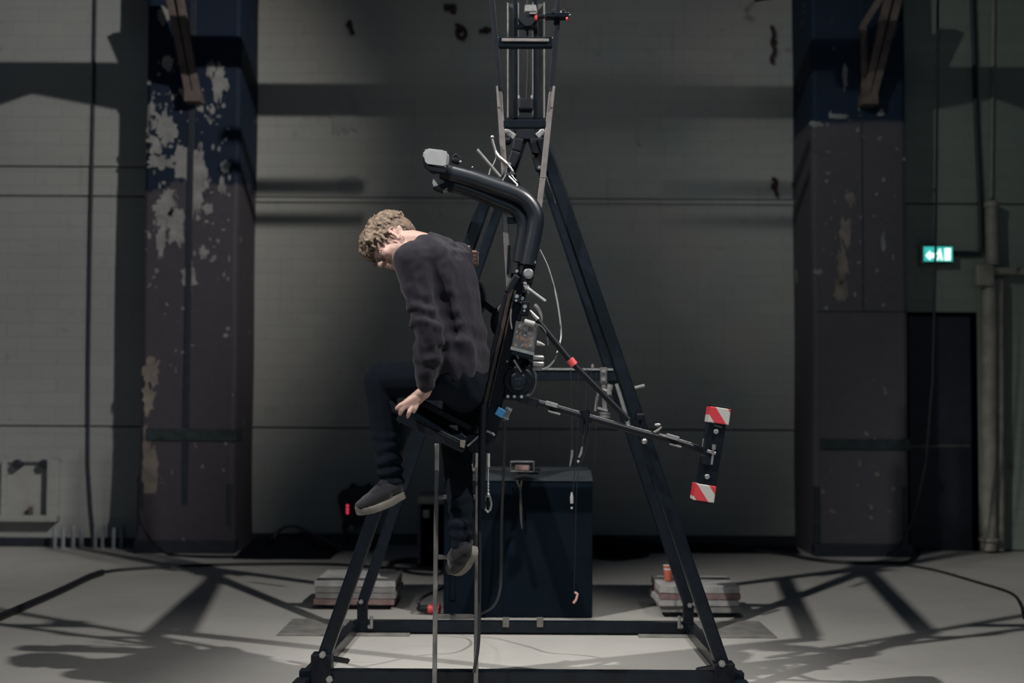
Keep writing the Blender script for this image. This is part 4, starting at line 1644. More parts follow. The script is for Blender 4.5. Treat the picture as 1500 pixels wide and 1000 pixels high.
for y in (523.5, 532.5):
    bm = B()
    tube(bm, [P(780, y, -0.06), P(781, y, -0.06), P(795, y + 0.5, -0.06), P(797, y + 0.5, -0.06)], [0.008, 0.0115, 0.0115, 0.007], 14)
    obj('canister', bm, M_alloy, mach, True)

# hub
bm = B()
q = []
for k in range(24):
    a = math.radians(-70 + k * 9.5)
    q.append(P(765 + 20 * math.cos(a), 557 - 24 * math.sin(-a) if False else 557 + 24 * math.sin(a), 0.01))
tube(bm, q, 0.006, 7)
obj('guard_ring', bm, M_alloy, mach, True)
bm = B()
disc(bm, P(759, 558, -0.04), (0, 1, 0), 0.062, 0.08, 28, 0.008)
hb = obj('hub', bm, M_black, mach, True)
bm = B()
disc(bm, P(759, 558, -0.085), (0, 1, 0), 0.036, 0.03, 24, 0.008)
disc(bm, P(759, 559, -0.10), (0, 1, 0), 0.016, 0.012, 18, 0.003)
obj('hub_cap', bm, M_dark, hb, True)
bm = B()
tube(bm, [P(759 + 19.5 * math.cos(k * math.pi / 16), 558 + 19.5 * math.sin(k * math.pi / 16), -0.07) for k in range(32)], 0.0035, 6, closed=True)
obj('hub_rim', bm, M_alloy, hb, True)
bm = B()
bar(bm, P(748, 528, -0.03), P(775, 536, -0.03), 0.05, 0.05, (0, 1, 0), 0.01)
ball(bm, P(771, 537, -0.05), (0.028, 0.03, 0.024))
obj('gear_housing', bm, M_black, mach, True)
for x0, y0, x1, y1 in ((753, 527, 764, 545), (742, 528, 744, 530), (757, 520, 760, 525)):
    bm = B()
    tube(bm, [P(x0, y0, -0.09), P(x1, y1, -0.09)], 0.004, 6)
    obj('link', bm, M_silver, mach, True)
bm = B()
box(bm, P(752, 581, -0.05), (0.075, 0.06, 0.036), Euler((0, 0.15, 0)), 0.005)
am = obj('arm_mount', bm, M_black, mach)
bm = B()
for a in (744, 753.5, 764):
    disc(bm, P(a, 580.5 + (a - 744) * 0.02, -0.085), (0, 1, 0), 0.0065, 0.012, 10)
obj('bolt', bm, M_silver, am, True)

# counterweight arm
armp = [(762, 583), (800, 594), (860, 611), (930, 631), (980, 644), (1022, 657), (1046, 666)]
bm = B()
tube(bm, spline([P(a, b, -0.06) for a, b in armp], 4), 0.0145, 12)
arm = obj('counterweight_arm', bm, M_black, mach, True)
bm = B()
tube(bm, spline([P(a + 1, b - 4.0, -0.06) for a, b in armp[:-1]], 4), 0.004, 6)
obj('arm_rail', bm, M_alloy, arm, True)
bm = B()
bar(bm, P(760, 583, -0.06), P(788, 591, -0.06), 0.036, 0.036, (0, 1, 0), 0.004)
obj('arm_socket', bm, M_black, arm)
for (a, b, ang) in ((808, 592, 0.28), (985, 640, 0.28)):
    bm = B()
    box(bm, P(a, b, -0.065), (0.052, 0.045, 0.018), Euler((0, ang, 0)), 0.003)
    box(bm, P(a + 4, b + 12, -0.065), (0.05, 0.03, 0.008), Euler((0, ang, 0)), 0.002)
    obj('clamp', bm, M_silver, arm)
bm = B()
tube(bm, [P(856, 601, -0.06), P(859, 620, -0.06)], 0.021, 10)
kt = obj('cable_knot', bm, M_black, arm, True)
bm = B()
tube(bm, spline([P(853, 612, -0.08), P(853, 626, -0.08), P(851, 636, -0.08), P(848, 637, -0.08)], 4), 0.008, 7)
tube(bm, spline([P(859, 614, -0.08), P(860, 628, -0.08), P(857, 637, -0.08)], 4), 0.008, 7)
obj('cable_tail', bm, M_black, kt, True)
bm = B()
tube(bm, [P(958, 633, -0.07), P(964, 630, -0.07), P(969, 625, -0.07)], 0.005, 7)
ball(bm, P(963.5, 622, -0.07), (0.014, 0.008, 0.007))
tube(bm, [P(966, 636, -0.07), P(980, 641, -0.07)], 0.005, 7)
obj('thumb_screw', bm, M_silver, arm, True)
# strut with red tape
bm = B()
tube(bm, [P(778, 457, -0.055), P(792, 474, -0.055), P(838, 531, -0.06), P(921, 615, -0.065)], [0.009, 0.0125, 0.0125, 0.0125], 12)
stt = obj('strut', bm, M_black, mach, True)
bm = B()
tube(bm, [P(776, 455, -0.06), P(788, 468, -0.065)], [0.006, 0.010], 9)
obj('strut_end', bm, M_silver, stt, True)
bm = B()
tube(bm, [P(834.5, 526, -0.06), P(841.5, 534.5, -0.06)], 0.0165, 14)
obj('red_tape_band', bm, M_red, stt, True)
bm = B()
tube(bm, spline([P(783, 446, -0.05), P(789, 453, -0.05), P(793, 462, -0.05), P(794, 471, -0.05)], 4), [0.007, 0.009, 0.009, 0.009, 0.008, 0.007, 0.006, 0.006, 0.005, 0.005, 0.004, 0.004, 0.003], 8)
obj('bent_tab', bm, M_silver, mach, True)

# counterweight: black block with hazard ends
ca, cb_ = Vector((1053.5, 597)), Vector((1028.5, 735))
axd = (P(*cb_, -0.06) - P(*ca, -0.06))
L = axd.length
axd.normalize()
bm = B()
mid = (P(*ca, -0.06) + P(*cb_, -0.06)) / 2
bar(bm, P(1051, 606, -0.06), P(1031, 727, -0.06), 0.070, 0.085, (0, 1, 0), 0.004)
cw = obj('counterweight', bm, M_dark, mach)
bm = B()
bar(bm, P(1042, 612, -0.035), P(1021, 728, -0.035), 0.022, 0.06, (0, 1, 0), 0.003)
obj('side_plate', bm, M_black, cw)
M_stripe = stripe_mat()
for (a, b) in (((1052.8, 597), (1049.5, 620)), ((1031.5, 709), (1028, 733))):
    bm = B()
    bar(bm, P(*a, -0.065), P(*b, -0.065), 0.083, 0.105, (0, 1, 0), 0.003)
    e = obj('hazard_end', bm, M_stripe, cw)
    bm = B()
    d = (P(*b, -0.065) - P(*a, -0.065)).normalized()
    top = P(*a, -0.065) if a[1] < 650 else P(*b, -0.065)
    dd = -d if a[1] < 650 else d
    bar(bm, top - dd * 0.001, top + dd * 0.008, 0.078, 0.10, (0, 1, 0), 0.002)
    obj('end_plate', bm, M_black, e)
bm = B()
for a, b in ((1049, 632), (1036, 698)):
    disc(bm, P(a, b, -0.106), (0, 1, 0), 0.010, 0.01, 14, 0.002)
obj('bolt', bm, M_alloy, cw, True)
bm = B()
bar(bm, P(1046, 622.5, -0.106), P(1058, 626, -0.106), 0.007, 0.006)
obj('edge_mark', bm, M_metal_dim, cw)
bm = B()
box(bm, P(1035, 674, -0.108), (0.04, 0.012, 0.035), Euler((0, 0.18, 0)), 0.002)
obj('recess_plate', bm, M_black, cw)
bm = B()
bar(bm, P(1046, 652, -0.11), P(1042, 680, -0.11), 0.008, 0.012)
tube(bm, [P(1046, 651, -0.12), P(1046, 658, -0.12)], 0.008, 7)
tube(bm, [P(1036, 660, -0.115), P(1048, 664, -0.115)], 0.006, 7)
tube(bm, [P(1030.5, 642, -0.06), P(1028, 668, -0.06)], 0.0035, 6)
obj('arm_bolt', bm, M_silver, cw, True)

# lower elbow, plug, hose
bm = B()
prism(bm, [P(a, b, -0.04) for a, b in [(706, 596), (714, 586), (729, 592), (737, 603), (731, 622), (727, 640), (722, 655), (714, 664), (704, 662), (690, 664), (684, 652), (703, 640), (708, 628)]], (0, 0.09, 0))
bmesh.ops.bevel(bm, geom=list(bm.edges), offset=0.006, segments=2, affect='EDGES')
obj('lower_elbow', bm, M_black, mach)
bm = B()
bar(bm, P(685, 653, -0.05), P(702, 638, -0.05), 0.007, 0.02)
tube(bm, [P(713, 631, -0.05), P(722, 635, -0.05), P(724, 638, -0.05)], 0.005, 7)
obj('worn_edge', bm, M_alloy, mach, True)
bm = B()
tube(bm, spline([P(708, 592, -0.07), P(707, 615, -0.07), P(706, 650, -0.07), P(706, 700, -0.07), P(706, 745, -0.07)], 5), 0.0155, 12)
obj('hose', bm, M_black, mach, True)
bm = B()
box(bm, P(733, 604, -0.06), (0.034, 0.04, 0.034), Euler((0, 0.5, 0)), 0.003)
pg = obj('blue_plug', bm, M_blue, mach)
bm = B()
for k in range(4):
    a, b = 741.5 + k * 1.7, 599 + k * 0.8
    tube(bm, [P(a + 1.5, b, -0.07), P(a - 3.5, b + 12, -0.07)], 0.0022, 6)
bar(bm, P(741, 597, -0.06), P(750, 601, -0.06), 0.012, 0.02)
bar(bm, P(737, 610, -0.06), P(745, 614, -0.06), 0.008, 0.02)
obj('metal_plug', bm, M_silver, pg, True)
# cross shaft that carries the joint between the two rails
bm = B()
tube(bm, [P(742, 404, 0.06), P(782, 404, 0.06)], 0.012, 10)
obj('cross_shaft', bm, M_black, mach, True)

# seat tray
def seat_rail(a, b, w_, dy, d, name='seat_rail', m=M_black):
    bm = B()
    bar(bm, P(*a, dy), P(*b, dy), w_, d, (0, 1, 0), 0.005)
    return obj(name, bm, m, mach)


seat_rail((583, 610), (681, 657), 0.036, -0.12, 0.035)
seat_rail((612, 587), (691, 628), 0.030, 0.0, 0.03)
bm = B()
prism(bm, [P(584, 601, -0.11), P(679, 648, -0.11), P(690, 634, 0.0), P(611, 592, 0.0)], (0, 0, -0.012))
obj('seat_plate', bm, M_dark, mach)
bm = B()
tube(bm, [P(586, 602.5, -0.135), P(676, 646, -0.135)], 0.003, 6)
tube(bm, [P(600, 600, -0.05), P(682, 641, -0.05)], 0.006, 6)
obj('seat_bead', bm, M_dark, mach, True)
bm = B()
prism(bm, [P(654, 627, -0.04), P(660, 622, -0.04), P(670, 623, -0.04), P(671, 631, -0.04), P(660, 629, -0.04)], (0, 0.03, 0))
obj('pale_tag', bm, M_pipe, mach)
bm = B()
prism(bm, [P(674, 644, -0.14), P(682, 645, -0.14), P(681, 651, -0.14), P(680, 656, -0.14), P(674, 654, -0.14)], (0, 0.012, 0))
obj('clip', bm, M_pipe, mach)
bm = B()
prism(bm, [P(562, 589, -0.05), P(572, 586, -0.05), P(582, 593, -0.05), P(590, 600, -0.05), P(584, 607, -0.05), P(575, 603, -0.05), P(563, 602, -0.05)], (0, 0.06, 0))
obj('seat_nose', bm, M_dark, mach)
bm = B()
bar(bm, P(683, 640, 0.0), P(706, 640, 0.0), 0.03, 0.10, (0, 1, 0), 0.006)
obj('seat_neck', bm, M_black, mach)

# white and black cables on the machine
def mcable(pts, r, m, name='cable'):
    bm = B()
    tube(bm, spline([P(*p) for p in pts], 6), r, 7)
    return obj(name, bm, m, mach, True)


mcable([(791, 366, 0.0), (803, 392, 0.0), (814, 430, 0.0), (820, 465, 0.0), (822, 490, 0.0), (820, 503, -0.02)], 0.0035, M_white)
wq = mcable([(816, 517, -0.05), (812, 527, -0.05), (802, 538, -0.05), (790, 541, -0.05), (781, 538, -0.05), (774, 524, -0.05)], 0.0045, M_white)
bm = B()
tube(bm, [P(814.5, 520, -0.05), P(817.5, 514, -0.05)], [0.007, 0.005], 8)
obj('connector', bm, M_silver, wq, True)
mcable([(768, 418, -0.05), (776, 424, -0.06), (784, 430, -0.06), (799, 441, -0.06)], 0.0058, M_white)
bm = B()
for k in range(5):
    disc(bm, P(769 + 2 * k, 417 + 2.5 * k + (3 if k % 2 else -2), -0.055), (0.6, -0.6, 0.4), 0.008, 0.006, 8)
obj('wire_knot', bm, M_alloy, mach, True)
mcable([(749, 452, -0.06), (748, 468, -0.06), (750, 482, -0.06)], 0.0028, M_alloy)
mcable([(783, 474, -0.11), (793, 478, -0.08), (801, 490, -0.06), (803, 505, -0.03)], 0.003, M_alloy)

# lanyard with carabiner
YLn = YM - 0.05
t = empty('lanyard', W(715, 750, YLn), 'pale cord with a metal snap hook hanging from the machine', 'lanyard')
bm = B()
tube(bm, [W(715, 664, YLn), W(715, 684, YLn)], 0.007, 8)
tube(bm, [W(715, 684, YLn), W(715, 724, YLn)], 0.0032, 7)
for k in (709, 713, 718):
    ball(bm, W(715, k, YLn), 0.005)
obj('cord', bm, M_white, t, True)
bm = B()
q = [(715, 723), (711, 728), (709.5, 738), (711, 746), (714.5, 749.5), (718, 746), (719.5, 738), (717.5, 728)]
qq = [W(a, b, YLn) for a, b in q]
tube(bm, qq, 0.0052, 8, closed=True)
ball(bm, W(715, 724.5, YLn), 0.009)
obj('snap_hook', bm, M_silver, t, True)

# wires hanging from the rear crossbar
def hang(pts, r, label, Y, m=M_cable):
    t = empty('hanging_wire', W(pts[-1][0], pts[-1][1], Y), label, 'wire', 'thin wires hanging from the rear crossbar')
    bm = B()
    tube(bm, spline([W(a, b, Y) for a, b in pts], 5), r, 6)
    obj('wire', bm, m, t, True)
    return t


YW = YRp - 0.09
t = hang([(836, 541), (838, 600), (838, 660)], 0.0035, 'thin black wire with silver tip, left of a pair below the crossbar', YW)
bm = B()
tube(bm, [W(838, 659, YW), W(838, 666, YW), W(836, 676, YW), W(835, 683, YW)], [0.006, 0.007, 0.005, 0.003], 7)
obj('silver_tip', bm, M_silver, t, True)
t = hang([(860, 541), (858, 600), (853, 655)], 0.0035, 'thin black wire with bent silver tip, right of a pair below the crossbar', YW)
bm = B()
tube(bm, [W(853, 654, YW), W(851, 664, YW), W(848, 670, YW)], [0.004, 0.007, 0.005], 7)
ball(bm, W(847, 676, YW), 0.008)
obj('silver_tip', bm, M_silver, t, True)
t = hang([(847, 541), (846, 640), (839, 722)], 0.0018, 'hair-thin wire ending in a small pale plug before the black box', YW)
bm = B()
tube(bm, [W(837.5, 721, YW), W(837.5, 728, YW), W(837.5, 737, YW)], [0.004, 0.008, 0.008], 8)
ball(bm, W(837.5, 744, YW), 0.006)
obj('pale_plug', bm, M_white, t, True)
t = hang([(866, 541), (862, 640), (846, 700), (843, 790), (841, 868)], 0.0018, 'hair-thin wire ending in a pink bent clip low before the black box', YW)
bm = B()
tube(bm, [W(842, 867, YW), W(846, 870, YW), W(844, 878, YW), W(840, 883, YW)], 0.006, 7)
obj('pink_clip', bm, mat('pink_plastic', (0.55, 0.3, 0.27), 0.5), t, True)
t = hang([(874, 541), (874, 600), (871, 690)], 0.0015, 'hair-thin dark wire hanging at the right edge of the black box', YW)
bm = B()
tube(bm, spline([W(757, 704, YB - 0.03), W(763, 722, YB - 0.03), W(764, 760, YB - 0.03), W(765, 774, YB - 0.03), W(763, 760, YB - 0.03), W(762, 728, YB - 0.03), W(764, 704, YB - 0.03)], 5), 0.0035, 6)
tag(obj('cord_loop', bm, M_metal_dim, None, True), 'thin grey cord loop hanging down the front of the black box', 'cord')
# long cable from the machine to the floor
bm = B()
tube(bm, spline([W(739, 615, YM + 0.1), W(738, 680, YM + 0.3), W(735, 760, 5.9), W(734, 840, 6.1), W(731, 870, 6.3), W(722, 888, 6.45), W(706, 898, 6.6), W(690, 903, 6.65), W(660, 905, 6.7)], 6), 0.0065, 8)
tag(obj('drop_cable', bm, M_cable, None, True), 'black cable dropping from the machine past the narrow ladder', 'cable')

# ------------------------------------------------------------------ narrow steel ladder
def LY(py):
    return 5.425 + (1010 - py) / 365.0 * 0.20


lad = empty('narrow_ladder', G(668, 1012), 'narrow grey steel ladder standing below the rider', 'ladder')
for (xt, yt, xb) in ((640, 650, 636.5), (700, 650, 697)):
    bm = B()
    p0, p1 = W(xt, yt, LY(yt)), W(xb, 1012, LY(1012))
    p1.z = 0.0
    bar(bm, p0, p1, 0.019, 0.022, (0, 1, 0), 0.003)
    obj('side_rail', bm, M_metal_dim, lad)
for y in (727.5, 815.5, 902.5):
    bm = B()
    bar(bm, W(638, y, LY(y)), W(699, y, LY(y)), 0.018, 0.020, (0, 1, 0), 0.003)
    rg = obj('rung', bm, M_metal_dim, lad)
bm = B()
tube(bm, [W(664, 727, LY(727) - 0.01), W(678, 727, LY(727) - 0.01)], 0.011, 8)
obj('faded_red_tape', bm, M_slabred, rg)
bm = B()
tube(bm, spline([W(704, 640, 5.40), W(702, 700, 5.44), W(702.5, 850, 5.40), W(701, 940, 5.36), W(694, 985, 5.33)], 5), 0.007, 8)
tag(obj('ladder_cable', bm, M_cable, None, True), 'black cable running down beside the narrow ladder', 'cable')

# ------------------------------------------------------------------ the rider
YP = 5.22


def Q(px, py, dy=0.0):
    return W(px, py, YP + dy)


PXM = F / YP       # pixels per metre at the rider


def hull(bm, spheres):
    """Convex hull of spheres (centre, radius)."""
    b2 = B()
    for c, r in spheres:
        bmesh.ops.create_icosphere(b2, subdivisions=2, radius=r, matrix=Matrix.Translation(Vector(c)))
    res = bmesh.ops.convex_hull(b2, input=list(b2.verts))
    junk = [g for g in res['geom_interior'] if isinstance(g, bmesh.types.BMVert)] + [g for g in res['geom_unused'] if isinstance(g, bmesh.types.BMVert)]
    bmesh.ops.delete(b2, geom=list(set(junk)), context='VERTS')
    me = bpy.data.meshes.new('tmp')
    b2.to_mesh(me)
    b2.free()
    bm.from_mesh(me)
    bpy.data.meshes.remove(me)


def chain(bm, pts):
    for a, b in zip(pts[:-1], pts[1:]):
        hull(bm, [a, b])


def ell(bm, c, r, R=None, sub=3):
    m = Matrix.Translation(Vector(c))
    if R is not None:
        m = m @ R.to_4x4()
    bmesh.ops.create_icosphere(bm, subdivisions=sub, radius=1.0, matrix=m @ Matrix.Diagonal((r[0], r[1], r[2], 1)))


def fused(name, bm, m, parent, voxel, smooth_it=6, fac=0.5, displace=None):
    bmesh.ops.recalc_face_normals(bm, faces=bm.faces)
    me = bpy.data.meshes.new(name + '_raw')
    bm.to_mesh(me)
    bm.free()
    o = bpy.data.objects.new(name + '_raw', me)
    COL.objects.link(o)
    r = o.modifiers.new('r', 'REMESH')
    r.mode = 'VOXEL'
    r.voxel_size = voxel
    if smooth_it:
        s = o.modifiers.new('s', 'SMOOTH')
        s.factor = fac
        s.iterations = smooth_it
    dg = bpy.context.evaluated_depsgraph_get()
    dg.update()
    me2 = bpy.data.meshes.new_from_object(o.evaluated_get(dg), depsgraph=dg)
    me2.name = name
    bpy.data.objects.remove(o)
    bpy.data.meshes.remove(me)
    if displace:
        nrm = [v.normal.copy() for v in me2.vertices]
        for v, n in zip(me2.vertices, nrm):
            v.co = displace(v.co, n)
        me2.update()
    for p in me2.polygons:
        p.use_smooth = True
    return link_mesh(name, me2, m, parent)


rider = empty('person', Q(676, 838, 0.05), 'person in charcoal sweater and dark jeans straddling the machine, looking down at one hand', 'person')

fwd = Vector((-math.cos(math.radians(24)), math.sin(math.radians(24)), 0))     # the way the chest faces
rgt = Vector((-fwd.y * -1, -fwd.x, 0))                                          # rider's right, away from the camera
rgt = Vector((fwd.y, -fwd.x, 0))

# joints
pelvis = Q(671, 548)
waist = Q(667, 500)
mid_t = Q(661, 455)
chest = Q(653, 412)
upper = Q(645, 382)
neck0 = Q(629, 366)
lsh, rsh = upper - rgt * 0.165 + Vector((-0.035, 0, -0.015)), upper + rgt * 0.145 + Vector((0.004, 0, 0.03))
lel, lwr = Q(629, 482, -0.19), Q(624, 566, -0.15)
rel, rwr = Q(662, 440, 0.16), Q(668, 392, 0.185)
lhip, rhip = Q(664, 552, -0.05), Q(684, 560, 0.11)
lkn, lan = Q(556, 556, 0.11), Q(572, 694, 0.05)
rkn, ran = Q(669, 652, 0.25), Q(677, 786, 0.13)

# head frame: face points down-left
th = math.radians(49)
yaw = math.radians(8)
hf = Vector((-math.cos(th), 0, -math.sin(th)))
hf = (Matrix.Rotation(-yaw, 3, 'Z') @ hf).normalized()
hr = hf.cross(Vector((0, 0, 1))).normalized()           # head's right (away from the camera)
hu = hr.cross(hf).normalized()
HR = Matrix((hf, -hr, hu)).transposed()                 # local x forward, y left, z up
HR = HR @ Matrix.Rotation(math.radians(26), 3, 'Z') @ Matrix.Rotation(math.radians(12), 3, 'X')   # turned and tilted towards his near hand
eo = HR @ Vector((0.0, 0.076, 0.0))
HC = Q(580 - eo.x * PXM, 346 + eo.z * PXM)              # between the ears


def H(x, y, z):
    return HC + HR @ Vector((x, y, z))


bm = B()
# trunk (inside the clothes)
for (a, ra, wa), (b, rb, wb) in zip([(pelvis, 0.088, 0.08), (waist, 0.082, 0.06), (mid_t, 0.09, 0.065), (chest, 0.098, 0.075)], [(waist, 0.082, 0.06), (mid_t, 0.09, 0.065), (chest, 0.098, 0.075), (upper, 0.075, 0.10)]):
    hull(bm, [(a - rgt * wa, ra * 0.8), (a + rgt * wa, ra * 0.8), (b - rgt * wb, rb * 0.8), (b + rgt * wb, rb * 0.8)])
hull(bm, [(upper - rgt * 0.11, 0.045), (upper + rgt * 0.11, 0.055), (neck0, 0.058)])
# neck
chain(bm, [(Q(641, 374), 0.066), (Q(622, 362), 0.060), (Q(604, 357), 0.058), (H(-0.02, 0, -0.02), 0.062)])
chain(bm, [(Q(628, 376, -0.01), 0.052), (H(0.0, 0, -0.05), 0.05)])
# limbs (inside the clothes)
chain(bm, [(lsh, 0.04), (lel, 0.028), (lwr, 0.028)])
chain(bm, [(rsh, 0.04), (rel, 0.030), (rwr, 0.026)])
chain(bm, [(lhip, 0.085), (lkn, 0.052), (lan, 0.036)])
chain(bm, [(rhip, 0.085), (rkn, 0.052), (ran, 0.036)])
chain(bm, [(lan, 0.034), (Q(566, 716, 0.035), 0.026)])
chain(bm, [(ran, 0.034), (Q(679, 806, 0.14), 0.026)])
# head
ell(bm, H(-0.018, 0, 0.055), (0.098, 0.074, 0.083), HR)
ell(bm, H(0.035, 0, 0.035), (0.062, 0.062, 0.085), HR)
hull(bm, [(H(0.045, 0.034, -0.02), 0.030), (H(0.045, -0.034, -0.02), 0.030), (H(0.070, 0, -0.088), 0.020), (H(0.000, 0.046, -0.055), 0.018), (H(0.0, -0.046, -0.055), 0.018), (H(0.02, 0, 0.0), 0.05)])
hull(bm, [(H(0.074, 0.012, -0.090), 0.013), (H(0.074, -0.012, -0.090), 0.013)])       # chin
hull(bm, [(H(0.085, 0.028, 0.026), 0.010), (H(0.089, 0, 0.028), 0.010), (H(0.085, -0.028, 0.026), 0.010)])  # brow
hull(bm, [(H(0.088, 0, 0.018), 0.008), (H(0.112, 0, -0.020), 0.0105)])                 # nose
hull(bm, [(H(0.096, 0.011, -0.022), 0.008), (H(0.096, -0.011, -0.022), 0.008), (H(0.112, 0, -0.021), 0.010)])
hull(bm, [(H(0.089, 0.014, -0.046), 0.006), (H(0.095, 0, -0.044), 0.0065), (H(0.089, -0.014, -0.046), 0.006)])   # lips
hull(bm, [(H(0.087, 0.012, -0.058), 0.0065), (H(0.092, 0, -0.059), 0.007), (H(0.087, -0.012, -0.058), 0.0065)])
for s in (1, -1):
    ell(bm, H(0.064, 0.038 * s, -0.018), (0.026, 0.022, 0.026), HR)                    # cheek
    # ear
    er = HR @ Matrix.Rotation(math.radians(18) * s, 3, 'Z')
    for k in range(9):
        a = math.radians(-110 + 32 * k)
        ell(bm, H(-0.006 - 0.016 * math.cos(a), 0.078 * s + 0.004 * s * math.cos(a), 0.006 + 0.027 * math.sin(a)), (0.0062, 0.0055, 0.0062), HR, 1)
    ell(bm, H(-0.004, 0.072 * s, 0.004), (0.012, 0.005, 0.022), er)
    ell(bm, H(0.003, 0.076 * s, -0.024), (0.008, 0.006, 0.010), er)


def finger(bm, pts, r0, r1):
    n = len(pts)
    sp_ = [(p, r0 + (r1 - r0) * i / (n - 1)) for i, p in enumerate(pts)]
    chain(bm, sp_)


# near hand: spread over the seat rail
hull(bm, [(lwr, 0.029), (Q(621, 575, -0.14), 0.027)])
hull(bm, [(Q(622, 573, -0.14), 0.026), (Q(594, 590, -0.19), 0.013), (Q(601, 592, -0.175), 0.014), (Q(608, 591, -0.15), 0.014), (Q(613, 588, -0.13), 0.014)])
finger(bm, [Q(595, 590, -0.19), Q(587, 593, -0.20), Q(581, 598, -0.20)], 0.0115, 0.0085)
finger(bm, [Q(599, 591, -0.18), Q(592, 596, -0.195), Q(588, 601, -0.20), Q(586, 606, -0.195)], 0.0115, 0.0085)
finger(bm, [Q(606, 591, -0.16), Q(602, 598, -0.185), Q(599, 604, -0.195), Q(597, 610, -0.19)], 0.0115, 0.0083)
finger(bm, [Q(612, 588, -0.135), Q(610, 594, -0.165), Q(608, 599, -0.175), Q(606, 603, -0.17)], 0.0105, 0.0075)
finger(bm, [Q(616, 582, -0.10), Q(606, 590, -0.07), Q(597, 593, -0.08), Q(590, 592, -0.10)], 0.0135, 0.009)
# far hand: wrapped round the front left leg of the rig
hull(bm, [(rwr, 0.026), (Q(677, 370, 0.208), 0.016), (Q(677, 386, 0.208), 0.016), (Q(686, 371, 0.213), 0.012), (Q(686, 386, 0.213), 0.012)])
for yy in (369.5, 375, 380.5, 386):
    finger(bm, [Q(687, yy, 0.215), Q(696.5, yy + 0.5, 0.230), Q(698.0, yy + 1, 0.268), Q(692, yy + 1.5, 0.312)], 0.0108, 0.0088)
finger(bm, [Q(674, 368, 0.205), Q(680, 363, 0.219), Q(687, 362, 0.224)], 0.012, 0.009)
body = fused('body', bm, M_skin, rider, 0.0042, 4, 0.45)

# eyes, brows, lips
for s in (1, -1):
    bm = B()
    ell(bm, H(0.081, 0.031 * s, 0.004), (0.011, 0.013, 0.008), HR, 2)
    e = obj('eye', bm, M_eye, rider, True)
    bm = B()
    hull(bm, [(H(0.083, 0.018 * s, 0.012), 0.006), (H(0.086, 0.032 * s, 0.011), 0.006), (H(0.076, 0.045 * s, 0.006), 0.005)])
    obj('eyelid', bm, M_skin, e, True)
    bm = B()
    chain(bm, [(H(0.095, 0.014 * s, 0.026), 0.004), (H(0.092, 0.030 * s, 0.031), 0.0045), (H(0.080, 0.047 * s, 0.026), 0.003)])
    obj('eyebrow', bm, M_hair, rider, True)

# hair: short back and sides, long curly top falling over the forehead
rnd = random.Random(12)
bm = B()
ell(bm, H(-0.020, 0, 0.064), (0.100, 0.079, 0.080), HR)
ell(bm, H(-0.066, 0, 0.030), (0.050, 0.064, 0.068), HR)
ell(bm, H(0.045, 0, 0.096), (0.058, 0.062, 0.042), HR)
for k in range(520):
    a = rnd.uniform(0, 2 * math.pi)
    h = rnd.uniform(0.05, 1.0)
    el_ = math.asin(h)
    d = Vector((math.cos(a) * math.cos(el_), math.sin(a) * math.cos(el_), math.sin(el_)))
    c = Vector((-0.018 + d.x * 0.100, d.y * 0.080, 0.062 + d.z * 0.083))
    if c.x > 0.06 and c.z < 0.085:
        continue
    if c.z < 0.04 and c.x > -0.03:
        continue
    p = H(*c)
    t_ = Vector((rnd.uniform(-1, 1), rnd.uniform(-1, 1), rnd.uniform(-1, 1))).normalized()
    ln = rnd.uniform(0.012, 0.024)
    nn = (HR @ d) * rnd.uniform(0.000, 0.005)
    t_ = (t_ - (HR @ d) * t_.dot(HR @ d) * 0.8).normalized()
    chain(bm, [(p - t_ * ln, 0.0035), (p + nn, rnd.uniform(0.0045, 0.006)), (p + t_ * ln, 0.003)])
for k in range(95):     # fringe locks
    y = rnd.uniform(-0.062, 0.066)
    x0 = 0.075 - 0.35 * abs(y) + rnd.uniform(-0.02, 0.008)
    z0 = 0.094 + rnd.uniform(-0.02, 0.015)
    ln = rnd.uniform(0.02, 0.062)
    sway = rnd.uniform(-0.012, 0.012)
    pts = []
    for i in range(4):
        f = i / 3
        pts.append((H(x0 + 0.034 * math.sin(f * 2.2) + 0.010 * f, y + sway * f + 0.006 * math.sin(5 * f + k), z0 - ln * f), 0.0075 * (1 - f) + 0.0035))
    chain(bm, pts)
for s in (1, -1):      # sideburn and temple
    for k in range(26):
        x = rnd.uniform(0.002, 0.062)
        z = rnd.uniform(0.015, 0.07) if x > 0.02 else rnd.uniform(-0.005, 0.07)
        if x > 0.045 and z < 0.03:
            continue
        p = H(x, s * (0.072 - 0.10 * max(0, x - 0.02) + rnd.uniform(-0.004, 0.004)), z)
        t_ = HR @ Vector((rnd.uniform(-0.5, 0.5), 0, -1)).normalized()
        chain(bm, [(p - t_ * 0.010, 0.0055), (p + t_ * 0.012, 0.0035)])


def hair_disp(co, n):
    return co + n * (0.0035 * noise.noise(co * 85) + 0.002 * noise.noise(co * 190))


fused('hair', bm, M_hair, rider, 0.0036, 1, 0.4, hair_disp)

